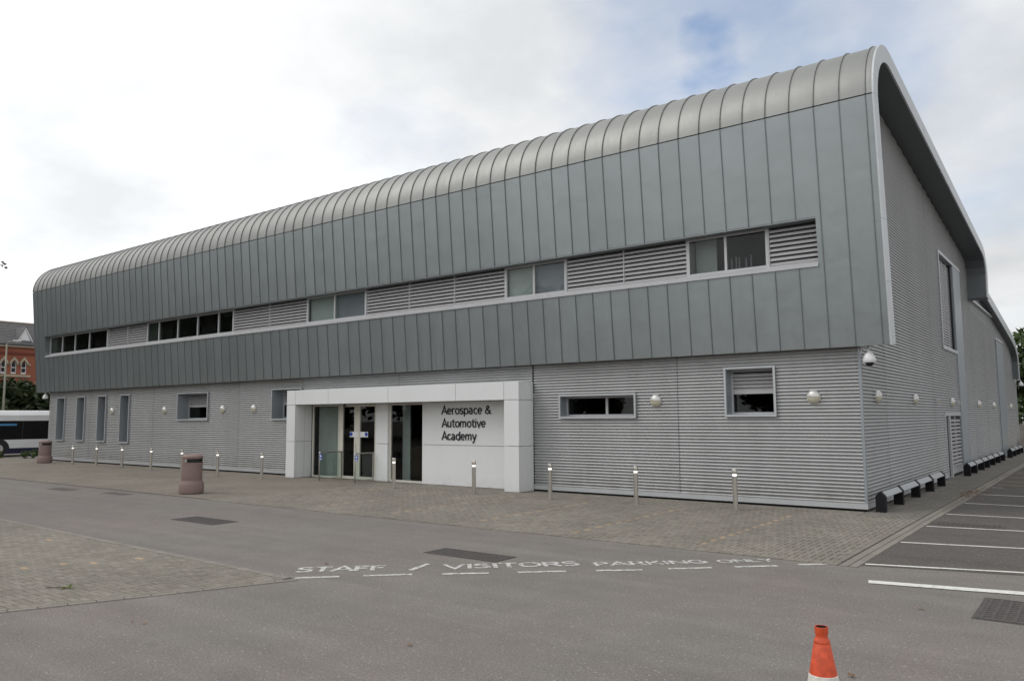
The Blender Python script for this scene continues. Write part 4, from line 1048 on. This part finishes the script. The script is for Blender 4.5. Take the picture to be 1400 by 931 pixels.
# right of the building
k = 'trees beyond the far end of the building'
tree((2.6, 56, 0), 9.4, 4.2, 'dark green tree standing behind the far end of the side wall', 'tree', MT['leaf'], 14000, .30, 3, k, squash=1.0, cz=5.0, clumps=40)
tree((9, 62, 0), 10.5, 5.2, 'taller dark green tree to the right of the far end of the building', 'tree', MT['leaf'], 8000, .34, 4, k, squash=.95, cz=5.4, clumps=40)
tree((1.9, 46.5, 0), 6.6, 1.5, 'yellow green shrub tree in front of the dark tree at the far end', 'tree', MT['leaf_ylw'], 3200, .16, 5, None, squash=1.5, cz=4.9, clumps=24)
tree((1.9, 48, 0), 4.2, 1.9, 'dark green hedge shrub behind the board fence', 'shrub', MT['leaf_dk'], 9000, .22, 6, None, squash=1.0, cz=2.2, name='shrub', clumps=30)
tree((-4.5, 60, 0), 8.5, 4.6, 'dark tree half hidden behind the lower roof of the building', 'tree', MT['leaf'], 3500, .24, 9, k, cz=4.7, clumps=36)
# left: dark hedge between the bus and the brick building
k = 'dark shrubs behind the bus'
for i, (x, y, h, cr, lab) in enumerate(((-61, .6, 5.2, 3.3, 'dark green shrub behind the bus at the left edge'), (-63, 5.2, 5.4, 3.3, 'dark green shrub behind the bus and the lamp post'), (-62.5, 9.6, 5.0, 3.2, 'dark green shrub behind the bus next to the building corner'))):
    tree((x, y, 0), h, cr, lab, 'shrub', MT['leaf_dk'], 15000, .28, 20+i, k, name='shrub', squash=.85, cz=2.2, clumps=80)
# tree at the left edge: only a branch tip reaches into view
rt_ = tree((-22.3, -15.5, 0), 7.4, 3.4, 'tree at the left edge with one leafy branch tip showing against the sky', 'tree', MT['leaf'], 4200, .13, 31, cz=5.0, clumps=34)
bt = MB(); rng = random.Random(5)
tip = Vector((-16.60, -11.52, 5.93)); loc = Vector((-22.3, -15.5, 0))
bt.tube([Vector((0,0,4.6)), (tip-loc)*.6+Vector((0,0,1.95)), tip-loc], [.05, .03, .006], 6); bt.build('branch', MT['bark'], rt_)
lf = MB()
for q in ((0,0,0), (-.03,-.04,-.05), (-.09,-.1,-.03), (-.16,-.12,-.08), (-.2,-.2,-.02), (.03,.02,-.09), (-.07,-.02,.05)):
    p = tip-loc+Vector(q)
    for s_ in range(2):
        a = Vector((rng.uniform(.2, 1), rng.uniform(0, .7), rng.uniform(-.5, .2))).normalized(); b = Vector((-.35, .94, rng.uniform(-.6, .6))).cross(a).normalized()
        lf.add([p-a*.055, p+b*.03, p+a*.055, p-b*.03], [(0,1,2,3)], rng.random())
lf.build('leaf_spray', MT['leaf'], rt_, recalc=False)
# more of the trees round the car park to the west, seen only as dark reflections in zinc and glass
k = 'trees along the west side of the car park'
proto = None
for i, (x, y, s) in enumerate(((-74, -9, 1.1), (-70, -18, 1.2), (-66, -27, 1.05), (-60, -36, 1.2), (-52, -45, 1.1), (-42, -52, 1.15), (-80, -1, 1.15), (-79, -14, 1.25), (-75, -24, 1.3), (-69, -34, 1.25), (-59, -46, 1.3))):
    if proto is None: proto = tree((x, y, 0), 12, 5.2, 'broad dark tree on the west side of the car park, outside the left edge', 'tree', MT['leaf_dk'], 7000, .50, 41, k, cz=7.2, squash=1.15, clumps=60); o = proto
    else: o = copy_tree(proto)
    o['label'] = 'broad dark tree outside the left edge, %s along the west side of the car park' % ('first', 'second', 'third', 'fourth', 'fifth', 'sixth', 'seventh', 'eighth', 'ninth', 'tenth', 'last')[i]
    o.location = (x, y, 0); o.scale = (s*1.15, s*1.15, s*1.05); o.rotation_euler = (0, 0, i*1.3)
for i, (x, y, s) in enumerate(((-33, -62, .8), (-22, -66, .9), (-12, -60, .75), (-2, -64, .85), (8, -60, .8), (18, -65, .9), (29, -62, .8))):
    o = copy_tree(proto); o['group'] = 'trees behind the camera'; o['label'] = 'broad dark tree %s in the row across the car park behind the camera' % ('first', 'second', 'third', 'fourth', 'fifth', 'sixth', 'last')[i]
    o.location = (x, y, 0); o.scale = (s*1.15, s*1.15, s*.85); o.rotation_euler = (0, 0, i*1.7)
# little round bushes by the far kerb
sheet('planting_bed', [(-52, -3.6), (-45.6, -1.6), (-45.9, -1.0), (-52, -2.9)], .006, MT['grout'])
for i, (x, y, lab) in enumerate(((-47.0, -.60, 'small round green bush alone in front of the bus'), (-45.6, .25, 'small round green bush left of the far litter bin'), (-45.2, .62, 'small round green bush closest to the far litter bin'), (-48.3, -1.2, 'small round green bush by the bus wheel'))):
    r = empty('bush', (x, y, 0), 0, lab, 'bush', 'small bushes in front of the bus'); m = MB(); leaves(m, (0,0,.24), .25, .25, .24, 900, .04, random.Random(60+i), 14); m.build('foliage', MT['leaf_bush'], r, recalc=False)
    MB().tube([(0,0,0), (0.02,0,.12), (.04,.02,.25)], [.03, .02, .01], 6).build('stem', MT['bark'], r)
mb = MB().bbox(-2.2, -.09, 0, 2.2, .09, .11, .015); o = mb.build('kerb_island', MT['kerbstone']); o.location = (-47.6, -2.35, 0); o.rotation_euler = (0,0,rad(16)); tag(o, kind='structure')

# ------------------------------------------------------------------ the bus
bus = empty('bus', (-50.0, -.1, 0), rad(90), 'white single-deck bus with dark windows and navy skirt at the left edge', 'bus')
# local: x along the bus (to the right in the photo), -y towards the camera
HW = 1.25
fb = lambda p, t: (t, p[0], p[1])
MB().prism([(-HW-.01, .17), (HW, .17), (HW, .50), (-HW-.01, .50)], fb, -6.5, 5.5).build('skirt', MT['busblue'], bus)
MB().prism([(-HW, .505), (HW, .505), (HW, 1.02), (-HW, 1.02)], fb, -6.5, 5.5).build('lower_body', MT['buswhite'], bus)
MB().prism([(-HW, 2.16), (HW, 2.16), (HW, 2.50), (HW-.22, 2.74), (0, 2.80), (-HW+.22, 2.74), (-HW, 2.50)], fb, -6.5, 5.5).build('roof', MT['buswhite'], bus, 30)
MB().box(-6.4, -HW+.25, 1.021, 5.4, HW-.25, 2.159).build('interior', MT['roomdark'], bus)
px_ = [-6.5, -4.9, -3.3, -1.7, -.1, 1.4, 2.9, 4.3, 5.5]
for a, b in zip(px_, px_[1:]): MB().box(a+.035, -HW, 1.03, b-.035, -HW+.02, 2.15).build('window', MT['busglass'], bus)
pb = MB()
for a in px_: pb.box(a-.034, -HW+.01, 1.021, a+.034, -HW+.1, 2.159)
pb.build('pillar', MT['black'], bus)
MB().box(-3.2, -HW-.012, 1.86, 1.05, -HW-.002, 1.99).build('blue_strip', MT['buscyan'], bus)
MB().box(2.5, -HW-.03, .40, 2.66, -HW-.012, .45).build('side_marker', MT['yellow'], bus)
for x in (-5.0, .1):
    w = MB(); n = 24
    vs = [(x+.48*cos(2*pi*k/n), y, .48+.48*sin(2*pi*k/n)) for y in (-HW-.022, -HW+.25) for k in range(n)]
    w.add(vs, [(k, (k+1) % n, n+(k+1) % n, n+k) for k in range(n)]+[tuple(range(n)), tuple(range(n, 2*n))]); wo = w.build('wheel', MT['rubber'], bus)
    MB().add([(x+.26*cos(2*pi*k/n), -HW-.026, .48+.26*sin(2*pi*k/n)) for k in range(n)], [tuple(range(n))]).build('rim', MT['hood'], wo)
    MB().add([(x+.60*cos(pi*k/12), -HW-.014, .48+.60*sin(pi*k/12)) for k in range(13)], [tuple(range(13))]).build('wheel_arch', MT['black'], bus)

# ------------------------------------------------------------------ street lamp
lp = empty('street_lamp', (-56.0, 2.75, 0), 0, 'pale slim street lamp post with a flat lantern behind the bus', 'street lamp')
MB().tube([(0,0,0), (0,0,3), (0,0,7.45)], [.10, .075, .045], 10).build('post', MT['lamppost'], lp, True)
a = Vector((.33, .94, 0)); MB().tube([Vector((0,0,7.45)), Vector((0,0,7.62))+a*.15, Vector((0,0,7.68))+a*.4], .035, 8).build('arm', MT['lamppost'], lp, True)
lh = MB().bbox(0, -.14, -.04, .55, .14, .07, .04).build('lantern', MT['camwhite'], lp); lh.location = Vector((0,0,7.68))+a*.3; lh.rotation_euler = (0, 0, math.atan2(a.y, a.x))

# ------------------------------------------------------------------ Victorian brick building
vb = empty('brick_building', (-85, 0, 0), 0, 'red brick Victorian building with slate roof and pointed windows behind the bus', 'building')
Y0, Y1 = -14.0, 34.0; ZE, ZR = 10.15, 12.75
WY = [10.55+1.62*i for i in range(-4, 6)]
WY = [12.95-.0+.94*i for i in (0, 1, 2)]; WY += [12.95-6+.94*i for i in (0, 1, 2)]+[12.95+6+.94*i for i in (0, 1, 2)]
holes = [(y-.25, y+.25, 6.98, 8.2) for y in WY]
w = MB()
for c in cut(Y0, Y1, 0, ZE, holes): w.box(-.35, c[0], c[2], 0, c[1], c[3])
wall = w.build('wall', MT['redbrick'], vb)
MB().box(-9, Y0, 0, -8.7, Y1, ZE).build('wall', MT['redbrick'], vb); MB().prism([(-8.69, 0), (-.36, 0), (-.36, ZE), (-4.5, ZR-.3), (-8.69, ZE)], lambda p, t: (p[0], t, p[1]), Y0, Y0+.3).build('wall', MT['redbrick'], vb); MB().prism([(-8.69, 0), (-.36, 0), (-.36, ZE), (-4.5, ZR-.3), (-8.69, ZE)], lambda p, t: (p[0], t, p[1]), Y1-.3, Y1).build('wall', MT['redbrick'], vb)
rf = MB().prism([(.35, ZE-.12), (-4.5, ZR), (-4.5, ZR-.14), (.35, ZE-.28)], lambda p, t: (p[0], t, p[1]), Y0-.2, Y1+.2); rf.prism([(-4.501, ZR), (-9.3, ZE-.12), (-9.3, ZE-.28), (-4.501, ZR-.14)], lambda p, t: (p[0], t, p[1]), Y0-.2, Y1+.2); roof = rf.build('roof', MT['slate'], vb)
sl_ = MB(); ni = 14
for i in range(ni):       # courses of slate, each lapped over the next
    t0, t1 = i/ni, (i+1)/ni; P = lambda t: (.35+(-4.85)*t, ZE-.12+(ZR-ZE+.12)*t)
    a, b = P(t0), P(t1); yy = Y0
    sl_.prism([(a[0], a[1]+.045), (b[0], b[1]+.012), (b[0], b[1]+.002), (a[0], a[1]+.002)], lambda p, t: (p[0], t, p[1]), Y0-.2, Y1+.2)
tag(sl_.build('slate_courses', MT['slate'], roof), kind='stuff')
MB().box(-4.62, Y0-.2, ZR-.02, -4.38, Y1+.2, ZR+.10).build('ridge', MT['stone'], roof)
MB().box(.002, Y0, ZE-.42, .30, Y1, ZE-.285).build('gutter', MT['stone'], vb)
MB().box(.002, Y0, 8.98, .10, Y1, 9.20).build('string_course', MT['brickband'], vb); MB().box(.002, Y0, 5.5, .08, Y1, 5.72).build('string_course', MT['brickband'], vb)
for g3 in (WY[:3], WY[3:6], WY[6:]): MB().box(.002, g3[0]-.75, 6.66, .14, g3[2]+.62, 6.88).build('sill_band', MT['stone'], vb)
def arch(w_, z0, zs, n=7):
    p = [(-w_, z0), (w_, z0), (w_, zs)]
    for k in range(1, n): t = k/n; p.append((w_*(1-t**1.4), zs+.52*w_/.3*(t**.75)*1.0))
    p.append((0, zs+.54*w_/.3))
    for k in range(n-1, 0, -1): t = k/n; p.append((-w_*(1-t**1.4), zs+.52*w_/.3*(t**.75)))
    p.append((-w_, zs)); return p
wm = {}
for y in WY:
    root = empty('window', (0, y, 0)); root.parent = vb
    # stone hood as a ring of the pointed arch
    def ring(po, pi_, x0, x1, mat, nm):
        m = MB(); n = len(po)
        for k in range(2, n-1): m.prism([po[k], po[k+1], pi_[k+1], pi_[k]], lambda p, t: (t, p[0], p[1]), x0, x1)
        return m.build(nm, mat, root)
    ring(arch(.44, 7.0, 7.95), arch(.26, 7.0, 7.95), .003, .12, MT['stone'], 'arch_hood')
    m = MB()
    for s in (-1, 1): m.box(.003, min(s*.44, s*.62), 7.86, .12, max(s*.44, s*.62), 8.02)
    m.build('hood_stop', MT['stone'], root)
    MB().prism(arch(.245, 6.99, 7.95), lambda p, t: (t, p[0], p[1]), -.16, -.15).build('pane', MT['busglass'], root)
    f = MB(); f.box(-.15, -.25, 6.985, -.04, .25, 7.14); f.box(-.15, -.25, 7.14, -.05, -.19, 7.95); f.box(-.15, .19, 7.14, -.05, .25, 7.95); f.box(-.15, -.19, 7.58, -.05, .19, 7.66)
    f.build('sash', MT['wwood'], root)
    ring(arch(.25, 7.0, 7.95), arch(.19, 7.0, 7.95), -.15, -.05, MT['wwood'], 'sash')
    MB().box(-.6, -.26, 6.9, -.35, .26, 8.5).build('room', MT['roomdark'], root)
# dormer
for yd in (14.98, 6.5, 23.5):
    dm = empty('dormer', (-.4, yd, 0)); dm.parent = vb
    fd = lambda p, t: (t, p[0], p[1])
    MB().prism([(-.50, 10.55), (.50, 10.55), (0, 11.70)], fd, -.03, .0).build('gable_panel', MT['buswhite'], dm)
    for s in (-1, 1): MB().prism([(0, 11.93), (s*.78, 10.42), (s*.66, 10.36), (0, 11.70)], fd, -.10, .08).build('barge_board', MT['wwood'], dm)
    for s in (-1, 1): MB().prism([(0, 11.97), (s*.85, 10.40), (s*.82, 10.36), (0, 11.90)], fd, -3.2, .1).build('dormer_roof', MT['slate'], dm)
    MB().box(-.3, -.55, 10.1, -.02, .55, 10.55).build('dormer_base', MT['wwood'], dm)

# ------------------------------------------------------------------ far right: fence and grit bin
fc = empty('board_fence', (0, 42, 0), 0, 'weathered grey board fence beyond the far end of the building', 'fence')
me = MB().bbox(0, 0, .03, .135, .022, 1.5, .004).mesh('board', MT['fence'])
for i in range(80): link('board', me, fc, (-4+i*.15, random.uniform(-.004, .004), random.uniform(-.01, .01)))
pm_ = MB().box(-.05, .06, 0, .05, .16, 1.5).mesh('fence_post', MT['fence'])
for i in range(5): link('fence_post', pm_, fc, (-4+i*3, 0, 0))
for z in (.35, 1.15): MB().box(-4, .024, z, 8, .058, z+.08).build('rail', MT['fence'], fc)
gb = empty('grit_bin', (1.02, 37.3, 0), rad(8), 'yellow grit bin with sloping lid at the right edge by the fence', 'grit bin')
MB().prism([(-.42, 0), (.42, 0), (.48, .55), (-.48, .50)], lambda p, t: (t, p[0], p[1]), -.62, .62).build('body', MT['yellow'], gb)
MB().prism([(-.52, .505), (.52, .555), (.52, .60), (.1, .86), (-.52, .60)], lambda p, t: (t, p[0], p[1]), -.68, .68).build('lid', MT['yellow'], gb)

# ------------------------------------------------------------------ fallen leaves and litter
def leaf(x, y, s, label, mat='brownleaf', z=.006):
    r = random.Random(int(x*100+y*37)); m = MB(); pts = []
    for k in range(9):
        t = 2*pi*k/9; q = s*(1+.35*sin(3*t+r.random()))
        pts.append((q*cos(t), .55*q*sin(t), .004+.018*r.random()))
    m.add([(0,0,.012)]+pts, [(0, 1+k, 1+(k+1) % 9) for k in range(9)])
    o = m.build('fallen_leaf', MT[mat], None, recalc=False); o.location = (x, y, z); o.rotation_euler = (0,0,r.random()*6)
    return tag(o, label, 'leaf', 'leaves lying on the ground')
leaf(-.97, -13.42, .028, 'orange brown leaf on the tarmac at the bottom middle')
leaf(2.65, -9.07, .035, 'brown curled leaf on the tarmac below the thick white line')
leaf(2.62, -11.9, .04, 'brown leaf beside the orange cone')
leaf(-3.99, -14.55, .022, 'dark brown leaf on the tarmac below the paved island')
leaf(-3.83, -14.50, .026, 'pale brown leaf beside a dark one below the paved island')
leaf(-4.97, -11.14, .04, 'brown leaf on the road above the painted word STAFF')
leaf(-12.2, -9.95, .05, 'yellowish leaf on the road left of the far drain cover')
tw = empty('fallen_twig', (-6.36, -14.28, .013), .4, 'green leafy twig lying on the paved island', 'twig')
MB().tube([(-.22, .0, .006), (-.08, .02, .01), (.05, .0, .02), (.16, .03, .012)], [.005, .005, .005, .003], 6).build('stem', MT['bark'], tw)
m = MB(); leaves(m, (.07, .03, .03), .08, .06, .025, 12, .03, random.Random(8), 5); m.build('leaves', MT['leaf_ylw'], tw, recalc=False)
m = MB(); rr = random.Random(12)
for k_ in range(420):
    if k_ < 220: x, y = rr.gauss(1.33, .16), rr.gauss(5.9, .8)
    else: x, y = rr.uniform(.6, 4), rr.uniform(4, 16)
    a = rr.random()*6; s = rr.uniform(.015, .035); m.add([(x-s*cos(a), y-s*sin(a), .019), (x+.5*s*sin(a), y-.5*s*cos(a), .03), (x+s*cos(a), y+s*sin(a), .019), (x-.5*s*sin(a), y+.5*s*cos(a), .024)], [(0,1,2,3)])
tag(m.build('leaf_litter', MT['brownleaf'], recalc=False), 'scattered brown leaf litter along the kerb by the parking bays', 'leaf litter', kind='stuff')
m = MB()
for k_ in range(150):
    x, y = rr.uniform(-9, 5), rr.uniform(-15.5, -7)
    s = rr.uniform(.006, .018); a = rr.random()*6
    m.add([(x+s*cos(a+q*pi/2)*(1 if q % 2 else .6), y+s*sin(a+q*pi/2)*(1 if q % 2 else .6), .0052) for q in range(4)], [(0,1,2,3)])
tag(m.build('grit_specks', MT['kerbstone'], recalc=False), 'pale specks of grit scattered over the tarmac', 'grit', kind='stuff')
for o in bpy.data.objects:
    if o.parent is None and o.type == 'MESH' and not o.get('label') and not o.get('kind'): o['kind'] = 'structure'
